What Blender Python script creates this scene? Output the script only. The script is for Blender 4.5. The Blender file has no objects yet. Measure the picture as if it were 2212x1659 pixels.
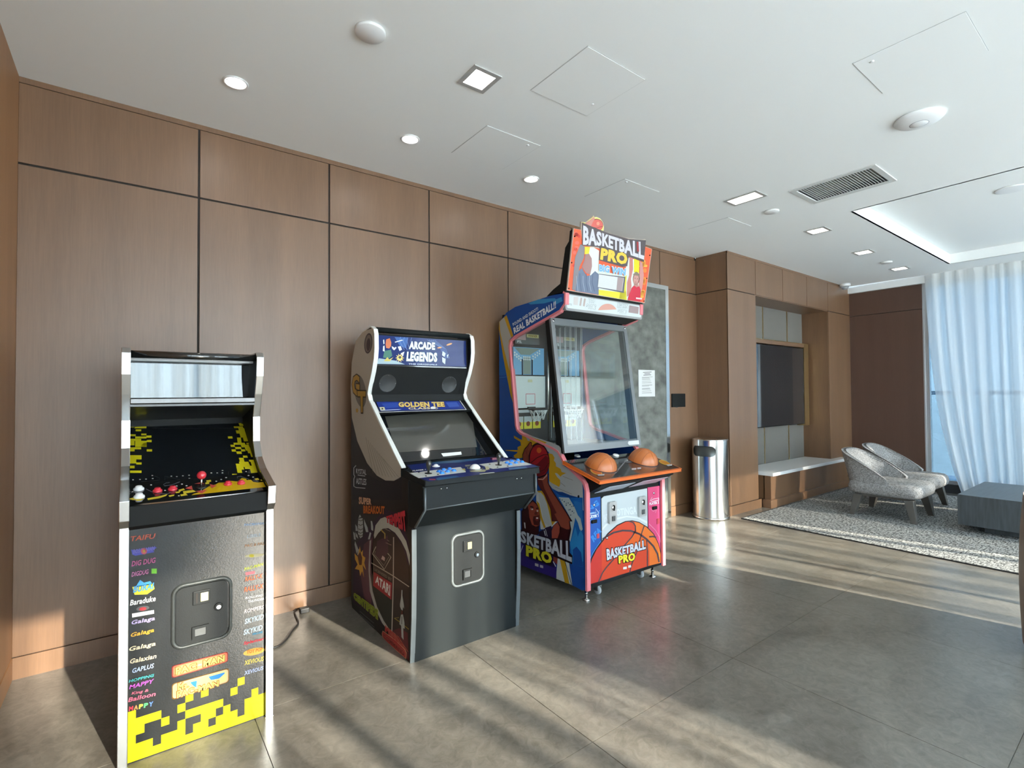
import bpy, bmesh, math, random
from mathutils import Vector, Matrix
from mathutils.geometry import tessellate_polygon
random.seed(7)
SC = bpy.context.scene
COL = SC.collection
# ------------------------------------------------------------------ camera
F = 1090.56; CX, CY = 1106.0, 829.5; EYE = Vector((0, 0, 1.5))
R3 = Matrix(((0.7989740, -0.0063411, -0.6013321), (-0.6013293, -0.0194095, -0.7987655), (-0.0066066, 0.9997915, -0.0193208)))
cam = bpy.data.objects.new('camera', bpy.data.cameras.new('camera'))
COL.objects.link(cam)
cam.matrix_world = Matrix.Translation(EYE) @ R3.to_4x4()
cam.data.sensor_width = 36; cam.data.lens = F / 2212 * 36; cam.data.clip_start = 0.02
SC.camera = cam
# ------------------------------------------------------------------ light and exposure
SC.view_settings.view_transform = 'Standard'; SC.view_settings.look = 'None'
SC.view_settings.gamma = 1; SC.view_settings.use_curve_mapping = False
SC.view_settings.exposure = 1.10
W = bpy.data.worlds.new('sky'); SC.world = W; W.use_nodes = True
nt = W.node_tree; nt.nodes.clear()
wo = nt.nodes.new('ShaderNodeOutputWorld'); bg = nt.nodes.new('ShaderNodeBackground')
tc = nt.nodes.new('ShaderNodeTexCoord'); sx = nt.nodes.new('ShaderNodeSeparateXYZ'); rp = nt.nodes.new('ShaderNodeValToRGB')
mp = nt.nodes.new('ShaderNodeMapRange'); mp.inputs[1].default_value = -1; mp.inputs[2].default_value = 1
nt.links.new(tc.outputs['Generated'], sx.inputs[0]); nt.links.new(sx.outputs[2], mp.inputs[0]); nt.links.new(mp.outputs[0], rp.inputs[0])
nt.links.new(rp.outputs[0], bg.inputs[0]); nt.links.new(bg.outputs[0], wo.inputs[0])
cr = rp.color_ramp
for i, (p, c) in enumerate([(0.0, (.50, .52, .53)), (0.44, (.62, .68, .72)), (0.495, (.72, .80, .86)), (0.51, (.78, .89, .97)), (0.62, (.52, .74, .96)), (1.0, (.25, .46, .82))]):
    e = cr.elements[i] if i < 2 else cr.elements.new(p)
    e.position = p; e.color = (*c, 1)
bg.inputs[1].default_value = 6.5
sd = bpy.data.lights.new('sun', 'SUN'); sd.energy = 11.5; sd.angle = math.radians(.7); sd.color = (1, .90, .76)
sun = bpy.data.objects.new('sun', sd); COL.objects.link(sun); sun.location = (6, -20, 10)
sun.rotation_euler = Vector((.22, -1.0, .385)).to_track_quat('Z', 'Y').to_euler()
# ------------------------------------------------------------------ measuring helpers: sight lines met with real planes
def ray(px, py): return R3 @ Vector((px - CX, -(py - CY), -F))
def on(p, plane):
    p0, n = plane; r = ray(*p)
    return EYE + r * ((p0 - EYE).dot(n) / r.dot(n))
def PX(v): return (Vector((v, 0, 0)), Vector((-1, 0, 0)))
def PY(v): return (Vector((0, v, 0)), Vector((0, -1, 0)))
def PZ(v): return (Vector((0, 0, v)), Vector((0, 0, 1)))
def PS(y0, z0, y1, z1):       # plane along x through two (y, z) points, facing the room
    n = Vector((0, -(z1 - z0), (y1 - y0))).normalized()
    if n.y > 0 and n.z < 0: n = -n
    return (Vector((0, y0, z0)), n)
# ------------------------------------------------------------------ materials
MATS = {}
def lin(h):
    h = h.lstrip('#'); v = [int(h[i:i + 2], 16) / 255 for i in (0, 2, 4)]
    return tuple((x / 12.92 if x < .04045 else ((x + .055) / 1.055) ** 2.4) for x in v)
def mat(name, col=(.8, .8, .8), rough=.5, metal=0.0, coat=0.0, spec=.5, bump=None, noise=None, emit=None, alpha=None, coatrough=.05):
    if name in MATS: return MATS[name]
    if isinstance(col, str): col = lin(col)
    m = bpy.data.materials.new(name); m.use_nodes = True; t = m.node_tree
    b = t.nodes['Principled BSDF']
    b.inputs['Base Color'].default_value = (*col, 1); b.inputs['Roughness'].default_value = rough
    b.inputs['Metallic'].default_value = metal; b.inputs['Coat Weight'].default_value = coat
    b.inputs['Coat Roughness'].default_value = coatrough; b.inputs['Specular IOR Level'].default_value = spec
    if emit: b.inputs['Emission Color'].default_value = (*emit[0], 1); b.inputs['Emission Strength'].default_value = emit[1]
    if alpha is not None: b.inputs['Alpha'].default_value = alpha
    g = t.nodes.new('ShaderNodeNewGeometry')
    if noise:                # (scale xyz, amount)
        mpn = t.nodes.new('ShaderNodeMapping'); mpn.inputs['Scale'].default_value = noise[0]
        nz = t.nodes.new('ShaderNodeTexNoise'); nz.inputs['Scale'].default_value = 1; nz.inputs['Detail'].default_value = 5
        t.links.new(g.outputs['Position'], mpn.inputs[0]); t.links.new(mpn.outputs[0], nz.inputs[0])
        r = t.nodes.new('ShaderNodeValToRGB'); r.color_ramp.elements[0].position = .3; r.color_ramp.elements[1].position = .7
        a = noise[1]
        r.color_ramp.elements[0].color = (*[c * (1 - a) for c in col], 1); r.color_ramp.elements[1].color = (*[min(1, c * (1 + a)) for c in col], 1)
        t.links.new(nz.outputs[0], r.inputs[0]); t.links.new(r.outputs[0], b.inputs['Base Color'])
    if bump:                 # (scale, strength, distance)
        nz = t.nodes.new('ShaderNodeTexNoise'); nz.inputs['Scale'].default_value = bump[0]; nz.inputs['Detail'].default_value = 3
        t.links.new(g.outputs['Position'], nz.inputs[0])
        bp = t.nodes.new('ShaderNodeBump'); bp.inputs['Strength'].default_value = bump[1]; bp.inputs['Distance'].default_value = bump[2]
        t.links.new(nz.outputs[0], bp.inputs['Height']); t.links.new(bp.outputs[0], b.inputs['Normal'])
        if coat: t.links.new(bp.outputs[0], b.inputs['Coat Normal'])
    MATS[name] = m
    return m
TONE = 1.0
def ink(h, rough=.38): return mat('print_%s_%d' % (h.lstrip('#'), TONE * 100), tuple(c * TONE for c in lin(h)), rough, spec=.2)
def wood(name, a, b, rough=.42, coat=.75):
    m = mat(name, a, rough, coat=coat, coatrough=.42); t = m.node_tree; P = t.nodes['Principled BSDF']
    g = t.nodes.new('ShaderNodeNewGeometry'); oi = t.nodes.new('ShaderNodeObjectInfo')
    ad = t.nodes.new('ShaderNodeVectorMath'); ad.operation = 'ADD'
    sc = t.nodes.new('ShaderNodeVectorMath'); sc.operation = 'SCALE'; sc.inputs[3].default_value = 7
    cb = t.nodes.new('ShaderNodeCombineXYZ')
    for k in range(3): t.links.new(oi.outputs['Random'], cb.inputs[k])
    t.links.new(cb.outputs[0], sc.inputs[0]); t.links.new(g.outputs['Position'], ad.inputs[0]); t.links.new(sc.outputs[0], ad.inputs[1])
    m1 = t.nodes.new('ShaderNodeMapping'); m1.inputs['Scale'].default_value = (6, 6, .35)
    m2 = t.nodes.new('ShaderNodeMapping'); m2.inputs['Scale'].default_value = (190, 190, 7)
    n1 = t.nodes.new('ShaderNodeTexNoise'); n2 = t.nodes.new('ShaderNodeTexNoise'); n1.inputs['Detail'].default_value = 4; n1.inputs['Scale'].default_value = 1; n2.inputs['Scale'].default_value = 1
    t.links.new(ad.outputs[0], m1.inputs[0]); t.links.new(ad.outputs[0], m2.inputs[0]); t.links.new(m1.outputs[0], n1.inputs[0]); t.links.new(m2.outputs[0], n2.inputs[0])
    mx = t.nodes.new('ShaderNodeMath'); mx.operation = 'MULTIPLY_ADD'; mx.inputs[1].default_value = .35
    ms = t.nodes.new('ShaderNodeMath'); ms.operation = 'MULTIPLY'; ms.inputs[1].default_value = .65
    t.links.new(n1.outputs[0], ms.inputs[0]); t.links.new(n2.outputs[0], mx.inputs[0]); t.links.new(ms.outputs[0], mx.inputs[2])
    r = t.nodes.new('ShaderNodeValToRGB'); r.color_ramp.elements[0].position = .25; r.color_ramp.elements[1].position = .75
    r.color_ramp.elements[0].color = (*a, 1); r.color_ramp.elements[1].color = (*b, 1)
    t.links.new(mx.outputs[0], r.inputs[0]); t.links.new(r.outputs[0], P.inputs['Base Color'])
    return m
M_wood = wood('walnut_veneer', (.135, .067, .030), (.215, .112, .054))
M_woodw = wood('walnut_veneer_lit', (.26, .125, .052), (.37, .185, .080), .5, .1)  # left wall walnut, lightened and warmed in colour to carry the light there
M_dark = mat('shadow_gap', (.02, .015, .012), .8)
M_ceil = mat('ceiling_paint', (.88, .89, .87), .75)
M_white = mat('white_plastic', (.82, .82, .81), .35)
M_black = mat('black_laminate', (.010, .011, .011), .5, spec=.12, bump=(700, .15, .001))
M_blk_gloss = mat('black_gloss', (.012, .013, .013), .08, coat=1)
M_chrome = mat('chrome', (.52, .53, .53), .22, 1)
M_steel = mat('brushed_steel', (.72, .71, .68), .20, 1)
M_gold = mat('brass', (.62, .46, .22), .32, 1)
M_fabric_panel = mat('grey_fabric_panel', (.165, .152, .132), .9, bump=(260, .5, .002))
M_stone = mat('grey_slate', (.135, .14, .122), .5, spec=.3, noise=((7, 7, 9), .4))
M_quartz = mat('white_quartz', (.80, .80, .78), .2)
M_glass_dark = mat('dark_screen_glass', (.008, .010, .012), .04, coat=1, coatrough=.02)
M_tv = mat('television_glass', (.006, .008, .010), .05, coat=1, coatrough=.03)
def glassy(name, tint=(.93, .97, .96), refl=.09):
    m = bpy.data.materials.new(name); m.use_nodes = True; t = m.node_tree; t.nodes.clear()
    o = t.nodes.new('ShaderNodeOutputMaterial'); mx = t.nodes.new('ShaderNodeMixShader'); tr = t.nodes.new('ShaderNodeBsdfTransparent'); gl = t.nodes.new('ShaderNodeBsdfGlossy')
    fr = t.nodes.new('ShaderNodeLayerWeight'); fr.inputs[0].default_value = .5
    pw = t.nodes.new('ShaderNodeMath'); pw.operation = 'POWER'; pw.inputs[1].default_value = 5
    ad = t.nodes.new('ShaderNodeMath'); ad.operation = 'MULTIPLY_ADD'; ad.inputs[1].default_value = .9; ad.inputs[2].default_value = refl / 2; ad.use_clamp = True
    t.links.new(fr.outputs['Facing'], pw.inputs[0]); t.links.new(pw.outputs[0], ad.inputs[0]); t.links.new(ad.outputs[0], mx.inputs[0])
    tr.inputs[0].default_value = (*tint, 1); gl.inputs[1].default_value = .02 if hasattr(gl.inputs[1], 'default_value') else 0
    t.links.new(tr.outputs[0], mx.inputs[1]); t.links.new(gl.outputs[0], mx.inputs[2]); t.links.new(mx.outputs[0], o.inputs[0])
    return m
M_pane = glassy('window_glass', (.96, .98, .98), .05)
M_tint = glassy('tinted_window_glass', (.20, .25, .285), .05)  # tint added on the end window to dim the bright view outside
M_cabglass = glassy('cabinet_glass', (.9, .93, .92), .12)
def sheer(name, thr, col):
    m = bpy.data.materials.new(name); m.use_nodes = True; t = m.node_tree; t.nodes.clear()
    o = t.nodes.new('ShaderNodeOutputMaterial'); a = t.nodes.new('ShaderNodeMixShader'); b = t.nodes.new('ShaderNodeMixShader')
    tr = t.nodes.new('ShaderNodeBsdfTransparent'); tl = t.nodes.new('ShaderNodeBsdfTranslucent'); df = t.nodes.new('ShaderNodeBsdfDiffuse')
    lw = t.nodes.new('ShaderNodeLayerWeight'); lw.inputs[0].default_value = .35
    mr = t.nodes.new('ShaderNodeMapRange'); mr.inputs[3].default_value = 1 - thr; mr.inputs[4].default_value = 1.0
    g = t.nodes.new('ShaderNodeNewGeometry'); q = t.nodes.new('ShaderNodeMapping'); q.inputs['Scale'].default_value = (7, 7, .12)
    nz = t.nodes.new('ShaderNodeTexNoise'); nz.inputs['Scale'].default_value = 1; nz.inputs['Detail'].default_value = 2
    t.links.new(g.outputs['Position'], q.inputs[0]); t.links.new(q.outputs[0], nz.inputs[0])
    m2_ = t.nodes.new('ShaderNodeMapRange'); m2_.inputs[1].default_value = .38; m2_.inputs[2].default_value = .62; m2_.inputs[3].default_value = max(0, 1 - thr * 1.75); m2_.inputs[4].default_value = min(1, 1 - thr * .35)
    t.links.new(nz.outputs[0], m2_.inputs[0]); t.links.new(m2_.outputs[0], mr.inputs[3])
    t.links.new(lw.outputs['Facing'], mr.inputs[0]); t.links.new(mr.outputs[0], a.inputs[0])
    tl.inputs[0].default_value = (*col, 1); df.inputs[0].default_value = (*col, 1); b.inputs[0].default_value = .45
    t.links.new(tr.outputs[0], a.inputs[1]); t.links.new(tl.outputs[0], b.inputs[1]); t.links.new(df.outputs[0], b.inputs[2])
    t.links.new(b.outputs[0], a.inputs[2]); t.links.new(a.outputs[0], o.inputs[0])
    return m
M_sheer = sheer('sheer_voile', .22, (.94, .94, .92))
# floor tile: grey brown stone look porcelain
M_tile = mat('stone_porcelain', (.16, .15, .125), .30, coat=.3, coatrough=.22)
t = M_tile.node_tree; P = t.nodes['Principled BSDF']; g = t.nodes.new('ShaderNodeNewGeometry')
n1 = t.nodes.new('ShaderNodeTexNoise'); n1.inputs['Scale'].default_value = 2.2; n1.inputs['Detail'].default_value = 8; n1.inputs['Roughness'].default_value = .62; n1.inputs['Distortion'].default_value = 1.2
n2 = t.nodes.new('ShaderNodeTexNoise'); n2.inputs['Scale'].default_value = 16; n2.inputs['Detail'].default_value = 9; n2.inputs['Roughness'].default_value = .7; n2.inputs['Distortion'].default_value = 1.5
for n in (n1, n2): t.links.new(g.outputs['Position'], n.inputs[0])
mx = t.nodes.new('ShaderNodeMath'); mx.operation = 'MULTIPLY_ADD'; mx.inputs[1].default_value = .5
ms = t.nodes.new('ShaderNodeMath'); ms.operation = 'MULTIPLY'; ms.inputs[1].default_value = .5
t.links.new(n1.outputs[0], ms.inputs[0]); t.links.new(n2.outputs[0], mx.inputs[0]); t.links.new(ms.outputs[0], mx.inputs[2])
r = t.nodes.new('ShaderNodeValToRGB'); r.color_ramp.elements[0].position = .36; r.color_ramp.elements[1].position = .66
r.color_ramp.elements[0].color = (.098, .088, .070, 1); r.color_ramp.elements[1].color = (.225, .205, .172, 1)
t.links.new(mx.outputs[0], r.inputs[0]); t.links.new(r.outputs[0], P.inputs['Base Color'])
bp = t.nodes.new('ShaderNodeBump'); bp.inputs['Strength'].default_value = .12; bp.inputs['Distance'].default_value = .004
t.links.new(n2.outputs[0], bp.inputs['Height']); t.links.new(bp.outputs[0], P.inputs['Normal'])
mr = t.nodes.new('ShaderNodeMapRange'); mr.inputs[3].default_value = .24; mr.inputs[4].default_value = .42
t.links.new(n1.outputs[0], mr.inputs[0]); t.links.new(mr.outputs[0], P.inputs['Roughness'])
# woven rug
def streaky(name, a, b, s1, s2, rough=.95):
    m = mat(name, a, rough, spec=.1); t = m.node_tree; P = t.nodes['Principled BSDF']; g = t.nodes.new('ShaderNodeNewGeometry'); ns = []
    for s in (s1, s2):
        q = t.nodes.new('ShaderNodeMapping'); q.inputs['Scale'].default_value = s; n = t.nodes.new('ShaderNodeTexNoise'); n.inputs['Scale'].default_value = 1; n.inputs['Detail'].default_value = 3
        t.links.new(g.outputs['Position'], q.inputs[0]); t.links.new(q.outputs[0], n.inputs[0]); ns.append(n)
    x = t.nodes.new('ShaderNodeMath'); x.operation = 'ADD'; t.links.new(ns[0].outputs[0], x.inputs[0]); t.links.new(ns[1].outputs[0], x.inputs[1])
    h = t.nodes.new('ShaderNodeMath'); h.operation = 'MULTIPLY'; h.inputs[1].default_value = .5; t.links.new(x.outputs[0], h.inputs[0])
    r = t.nodes.new('ShaderNodeValToRGB'); r.color_ramp.elements[0].position = .43; r.color_ramp.elements[1].position = .56
    r.color_ramp.elements[0].color = (*a, 1); r.color_ramp.elements[1].color = (*b, 1)
    t.links.new(h.outputs[0], r.inputs[0]); t.links.new(r.outputs[0], P.inputs['Base Color'])
    bp = t.nodes.new('ShaderNodeBump'); bp.inputs['Strength'].default_value = .5; bp.inputs['Distance'].default_value = .004
    t.links.new(h.outputs[0], bp.inputs['Height']); t.links.new(bp.outputs[0], P.inputs['Normal'])
    return m
M_rug = streaky('rug_weave', (.055, .058, .057), (.42, .42, .40), (22, 85, 10), (95, 30, 10))
M_seat = streaky('tweed_upholstery', (.15, .145, .14), (.36, .35, .34), (40, 40, 300), (160, 160, 60))
M_sheer3 = sheer('sheer_voile_light', .50, (.92, .92, .90))
M_sheer4 = sheer('sheer_voile_dense', .14, (.92, .92, .90))
M_sheer2 = sheer('sheer_voile_open', .62, (.92, .92, .90))
# ------------------------------------------------------------------ mesh helpers
class MB:
    def __init__(s): s.v = []; s.f = []; s.m = []; s.mats = []; s.sm = []
    def mi(s, m):
        if m not in s.mats: s.mats.append(m)
        return s.mats.index(m)
    def add(s, vs, fs, m, smooth=False):
        o = len(s.v); k = s.mi(m)
        s.v += [Vector(v) for v in vs]
        for f in fs: s.f.append([i + o for i in f]); s.m.append(k); s.sm.append(smooth)
        return s
    def box(s, a, b, m):
        x0, y0, z0 = a; x1, y1, z1 = b
        vs = [(x0, y0, z0), (x1, y0, z0), (x1, y1, z0), (x0, y1, z0), (x0, y0, z1), (x1, y0, z1), (x1, y1, z1), (x0, y1, z1)]
        return s.add(vs, [(0, 3, 2, 1), (4, 5, 6, 7), (0, 1, 5, 4), (1, 2, 6, 5), (2, 3, 7, 6), (3, 0, 4, 7)], m)
    def prism(s, pts, d, m, smooth=False):            # closed 3D outline pushed along d
        n = len(pts); pts = [Vector(p) for p in pts]; d = Vector(d)
        tri = tessellate_polygon([pts])
        fs = [tuple(t_) for t_ in tri] + [tuple(i + n for i in reversed(t_)) for t_ in tri]
        fs += [(i, (i + 1) % n, (i + 1) % n + n, i + n) for i in range(n)]
        return s.add(pts + [p + d for p in pts], fs, m)
    def yz(s, prof, x0, x1, m): return s.prism([(x0, y, z) for y, z in prof], (x1 - x0, 0, 0), m)
    def ribbon(s, prof, x0, x1, th, m, closed=False, inn=None):   # strip that follows a (y, z) line, th proud
        n = len(prof); P2 = [Vector((y, z)) for y, z in prof]; off = []
        for i in range(n):
            a = P2[i - 1] if (i or closed) else P2[i]; b = P2[(i + 1) % n] if (i < n - 1 or closed) else P2[i]
            d = (b - a).normalized(); off.append(Vector((d.y, -d.x)))
        vs = []
        for p, o in zip(P2, off):
            q = p + o * th; p2 = p - o * (inn if inn is not None else abs(th) * .3) * (1 if th > 0 else -1)
            vs += [(x0, p2.x, p2.y), (x1, p2.x, p2.y), (x1, q.x, q.y), (x0, q.x, q.y)]
        fs = []
        for i in range(n if closed else n - 1):
            j = (i + 1) % n
            for k in range(4): fs.append((i * 4 + k, i * 4 + (k + 1) % 4, j * 4 + (k + 1) % 4, j * 4 + k))
        if not closed: fs += [(0, 1, 2, 3), ((n - 1) * 4 + 3, (n - 1) * 4 + 2, (n - 1) * 4 + 1, (n - 1) * 4)]
        return s.add(vs, fs, m)
    def lathe(s, prof, c, ax, m, n=24, smooth=True):    # prof [(r, h)]
        ax = Vector(ax).normalized(); u = ax.orthogonal().normalized(); w = ax.cross(u); c = Vector(c); vs = []
        for r_, h in prof:
            for k in range(n):
                a = 2 * math.pi * k / n; vs.append(c + ax * h + (u * math.cos(a) + w * math.sin(a)) * r_)
        fs = [(i * n + k, i * n + (k + 1) % n, (i + 1) * n + (k + 1) % n, (i + 1) * n + k) for i in range(len(prof) - 1) for k in range(n)]
        s.add(vs, fs, m, smooth)
        o = len(s.v) - len(vs); k_ = s.mi(m)
        for base, rev in ((0, True), ((len(prof) - 1) * n, False)):
            f = [o + base + k for k in range(n)]
            s.f.append(f[::-1] if rev else f); s.m.append(k_); s.sm.append(False)
        return s
    def cyl(s, c, ax, r_, h, m, n=20): return s.lathe([(r_, 0), (r_, h)], c, ax, m, n)
    def tube(s, pts, r_, m, n=8):
        pts = [Vector(p) for p in pts]; vs = []; up = None
        for i, p in enumerate(pts):
            d = (pts[min(i + 1, len(pts) - 1)] - pts[max(i - 1, 0)]).normalized()
            if up is None: up = d.orthogonal().normalized()
            up = (up - d * up.dot(d)).normalized(); w = d.cross(up); rr = r_[i] if isinstance(r_, (list, tuple)) else r_
            for k in range(n):
                a = 2 * math.pi * k / n; vs.append(p + (up * math.cos(a) + w * math.sin(a)) * rr)
        fs = [(i * n + k, i * n + (k + 1) % n, (i + 1) * n + (k + 1) % n, (i + 1) * n + k) for i in range(len(pts) - 1) for k in range(n)]
        fs += [tuple(range(n))[::-1], tuple((len(pts) - 1) * n + k for k in range(n))]
        return s.add(vs, fs, m, True)
    def build(s, name, parent=None, label=None, bevel=0, solid=0, sub=0, kind=None, org=None):
        o_ = Vector((0, 0, 0)) if org is None else Vector(org)
        q = parent; base = Vector((0, 0, 0))
        while q is not None: base += q.location; q = q.parent
        me = bpy.data.meshes.new(name)
        me.from_pydata([v - base - o_ for v in s.v], [], s.f); me.validate()
        for m_ in s.mats: me.materials.append(m_)
        if len(me.polygons) == len(s.m):
            me.polygons.foreach_set('material_index', s.m); me.polygons.foreach_set('use_smooth', s.sm)
        me.update()
        ob = bpy.data.objects.new(name, me); COL.objects.link(ob); ob.parent = parent; ob.location = o_
        if label: ob['label'] = label
        if kind: ob['kind'] = kind
        if bevel:
            b = ob.modifiers.new('bevel', 'BEVEL'); b.width = bevel; b.segments = 2; b.limit_method = 'ANGLE'; b.angle_limit = math.radians(35)
        if solid:
            b = ob.modifiers.new('solid', 'SOLIDIFY'); b.thickness = solid; b.offset = 0
        if sub:
            b = ob.modifiers.new('sub', 'SUBSURF'); b.levels = b.render_levels = sub
        return ob
def thing(name, label, cat, loc, group=None):
    o = bpy.data.objects.new(name, None); COL.objects.link(o); o.location = loc; o.empty_display_size = .1
    o['label'] = label; o['category'] = cat
    if group: o['group'] = group
    return o
def tag(o, label, cat, group=None):
    o['label'] = label; o['category'] = cat
    if group: o['group'] = group
    return o
def dup(root, loc, label=None, group=None):
    r_ = root.copy(); COL.objects.link(r_); r_.location = loc
    if label: r_['label'] = label
    if group: r_['group'] = group
    for ch in list(root.children):
        c = ch.copy(); COL.objects.link(c); c.parent = r_
        for g_ in ch.children:
            d = g_.copy(); COL.objects.link(d); d.parent = c
    return r_
def repeat(ob, locs, step):     # more of a part, same mesh
    for l in locs:
        c = ob.copy(); COL.objects.link(c); c.parent = ob.parent; c.location = ob.location + Vector(step) * l
def rrect(x0, y0, x1, y1, r_, n=5):
    pts = []
    for cx_, cy_, a0 in ((x1 - r_, y0 + r_, -90), (x1 - r_, y1 - r_, 0), (x0 + r_, y1 - r_, 90), (x0 + r_, y0 + r_, 180)):
        for k in range(n + 1):
            a = math.radians(a0 + 90 * k / n); pts.append((cx_ + r_ * math.cos(a), cy_ + r_ * math.sin(a)))
    return pts
# ------------------------------------------------------------------ flat print: lettering and pictures on real panels
_txt = {}
def glyphs(s, off, shear=0):
    k = (s, off, shear)
    if k not in _txt:
        cu = bpy.data.curves.new('lettering', 'FONT'); cu.body = s; cu.offset = off; cu.resolution_u = 2; cu.shear = shear; cu.space_character = 1.0 + off * 1.5
        ob = bpy.data.objects.new('lettering', cu); me = ob.to_mesh()
        vs = [(v.co.x, v.co.y) for v in me.vertices]; fs = [tuple(p.vertices) for p in me.polygons]
        ob.to_mesh_clear(); bpy.data.objects.remove(ob); bpy.data.curves.remove(cu)
        _txt[k] = (vs, fs)
    return _txt[k]
class Art:
    def __init__(s, plane, zoom=(0, 0, 1)): s.pl = plane; s.mb = MB(); s.z = zoom; s.k = 1
    def P(s, p, k):
        q = (s.z[0] + p[0] * s.z[2], s.z[1] + p[1] * s.z[2])
        return on(q, s.pl) + s.pl[1] * (.0005 * k)
    def poly(s, pts, col, k=None):
        k = k or s.k; m_ = ink(col) if isinstance(col, str) else col
        v3 = [s.P(p, k) for p in pts]
        s.mb.add(v3, [tuple(t_) for t_ in tessellate_polygon([v3])], m_); return s
    def rect(s, x0, y0, x1, y1, col, k=None): return s.poly([(x0, y0), (x1, y0), (x1, y1), (x0, y1)], col, k)
    def ell(s, cx_, cy_, rx, ry, col, k=None, a0=0, a1=360, rot=0, n=28):
        pts = []; cr_, sr = math.cos(math.radians(rot)), math.sin(math.radians(rot))
        for i in range(n + (a1 - a0 < 360)):
            a = math.radians(a0 + (a1 - a0) * i / n); x, y = rx * math.cos(a), ry * math.sin(a)
            pts.append((cx_ + x * cr_ - y * sr, cy_ + x * sr + y * cr_))
        return s.poly(pts, col, k)
    def line(s, pts, w, col, k=None):
        k = k or s.k; m_ = ink(col) if isinstance(col, str) else col; vs = []; n = len(pts)
        for i, p in enumerate(pts):
            a = Vector(pts[max(i - 1, 0)]); b = Vector(pts[min(i + 1, n - 1)]); d = (b - a).normalized(); o = Vector((d.y, -d.x)) * w / 2
            ww = w
            vs += [s.P(Vector(p) + o, k), s.P(Vector(p) - o, k)]
        s.mb.add(vs, [(2 * i, 2 * i + 1, 2 * i + 3, 2 * i + 2) for i in range(n - 1)], m_); return s
    def text(s, txt, top, bot, col, k=None, off=.02, out=None, outw=.05, shear=0):
        # letters fitted between a top line and a bottom line
        def at(line_, u):
            n = len(line_) - 1; x = min(max(u, -.2), 1.2) * n; i = min(max(int(x), 0), n - 1); f_ = x - i
            return Vector(line_[i]) * (1 - f_) + Vector(line_[i + 1]) * f_
        vs, fs = glyphs(txt, off, shear); k = k or s.k
        x0 = min(v[0] for v in vs); x1 = max(v[0] for v in vs); y0 = min(v[1] for v in vs); y1 = max(v[1] for v in vs)
        def put(vs, fs, col, k):
            m_ = ink(col) if isinstance(col, str) else col; o = []
            for x, y in vs:
                u = (x - x0) / (x1 - x0); w = (y - y0) / (y1 - y0)
                o.append(s.P(at(bot, u) * (1 - w) + at(top, u) * w, k))
            s.mb.add(o, fs, m_)
        if out:
            v2, f2 = glyphs(txt, off + outw, shear); xs = [v[0] for v in v2]
            sh = ((min(xs) + max(xs)) - (x0 + x1)) / 2; sc_ = (x1 - x0 + outw * 2) / (max(xs) - min(xs)); mid = (min(xs) + max(xs)) / 2
            put([((v[0] - mid) * sc_ + (x0 + x1) / 2, v[1]) for v in v2], f2, out, k); k += 1
        put(vs, fs, col, k); return s
    def build(s, name, parent, label=None): return s.mb.build(name, parent, label)
# ================================================================== ROOM SHELL
CZ = 3.239; WY = 3.76; SY = -3.4; EX = 9.6
fl = MB().box((-.5, SY, -.12), (EX, WY, -.006), mat('tile_grout', (.40, .38, .34), .7)).build('floor', kind='structure')
xs = [-.5, .465, 1.592, 2.72, 3.848, 4.976, 6.104, 7.232, 8.36, 9.6]; ys = [WY, 2.665, 1.556, .712, -.40, -1.51, -2.62, SY]
ys = [WY, 2.665, 1.556, .447, -.662, -1.771, -2.88, SY]
G = .0018; tile_mesh = {}
for i in range(len(xs) - 1):
    for j in range(len(ys) - 1):
        a, b = xs[i] + G, xs[i + 1] - G; c, d = ys[j + 1] + G, ys[j] - G
        key = (round(b - a, 3), round(d - c, 3))
        if key not in tile_mesh:
            o = MB().box((a, c, -.006), (b, d, 0), M_tile).build('tile', fl, org=(a, c, 0)); tile_mesh[key] = o
        else:
            o = tile_mesh[key].copy(); COL.objects.link(o); o.parent = fl; o.location = (a, c, 0)
# ceiling with real openings
def holed(x0, x1, y0, y1, holes, z, m):
    X = sorted({x0, x1, *[h[0] for h in holes], *[h[1] for h in holes]}); Y = sorted({y0, y1, *[h[2] for h in holes], *[h[3] for h in holes]}); mb = MB()
    for i in range(len(X) - 1):
        for j in range(len(Y) - 1):
            cx_, cy_ = (X[i] + X[i + 1]) / 2, (Y[j] + Y[j + 1]) / 2
            if any(h[0] < cx_ < h[1] and h[2] < cy_ < h[3] for h in holes): continue
            mb.add([(X[i], Y[j], z), (X[i], Y[j + 1], z), (X[i + 1], Y[j + 1], z), (X[i + 1], Y[j], z)], [(0, 1, 2, 3)], m)
    return mb
SQ = [(1.437, 1.606, 2.214, 2.395), (4.283, 4.473, 2.178, 2.476), (5.80, 6.0, 2.235, 2.435), (7.19, 7.39, 2.27, 2.46), (8.58, 8.78, 2.28, 2.48)]
VENT = (4.56, 4.99, 1.41, 1.985); COF = (5.545, 8.93, -1.9, 1.88); SLOT = (9.50, 9.53, SY, 3.33)
cb_ = holed(-.5, EX, SY, WY, SQ + [VENT, COF, SLOT, (4.5455, 4.5475, 1.985, 3.3), (4.5455, 4.5475, SY, 1.41)], CZ, M_ceil)
x0, x1, y0, y1 = COF; H2 = CZ + .13
cb_.box((x0 - .02, y0, CZ), (x0, y1, H2), M_ceil).box((x1, y0, CZ), (x1 + .02, y1, H2), M_ceil).box((x0, y1, CZ), (x1, y1 + .02, H2), M_ceil).box((x0, y0 - .02, CZ), (x1, y0, H2), M_ceil).box((x0, y0, H2), (x1, y1, H2 + .02), M_ceil)
cb_.box((-.5, SY, CZ + .34), (EX, WY, CZ + .36), M_dark).box((4.53, SY, CZ + .004), (4.56, WY, CZ + .01), M_ceil)
ceil = cb_.build('ceiling', kind='structure')
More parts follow.
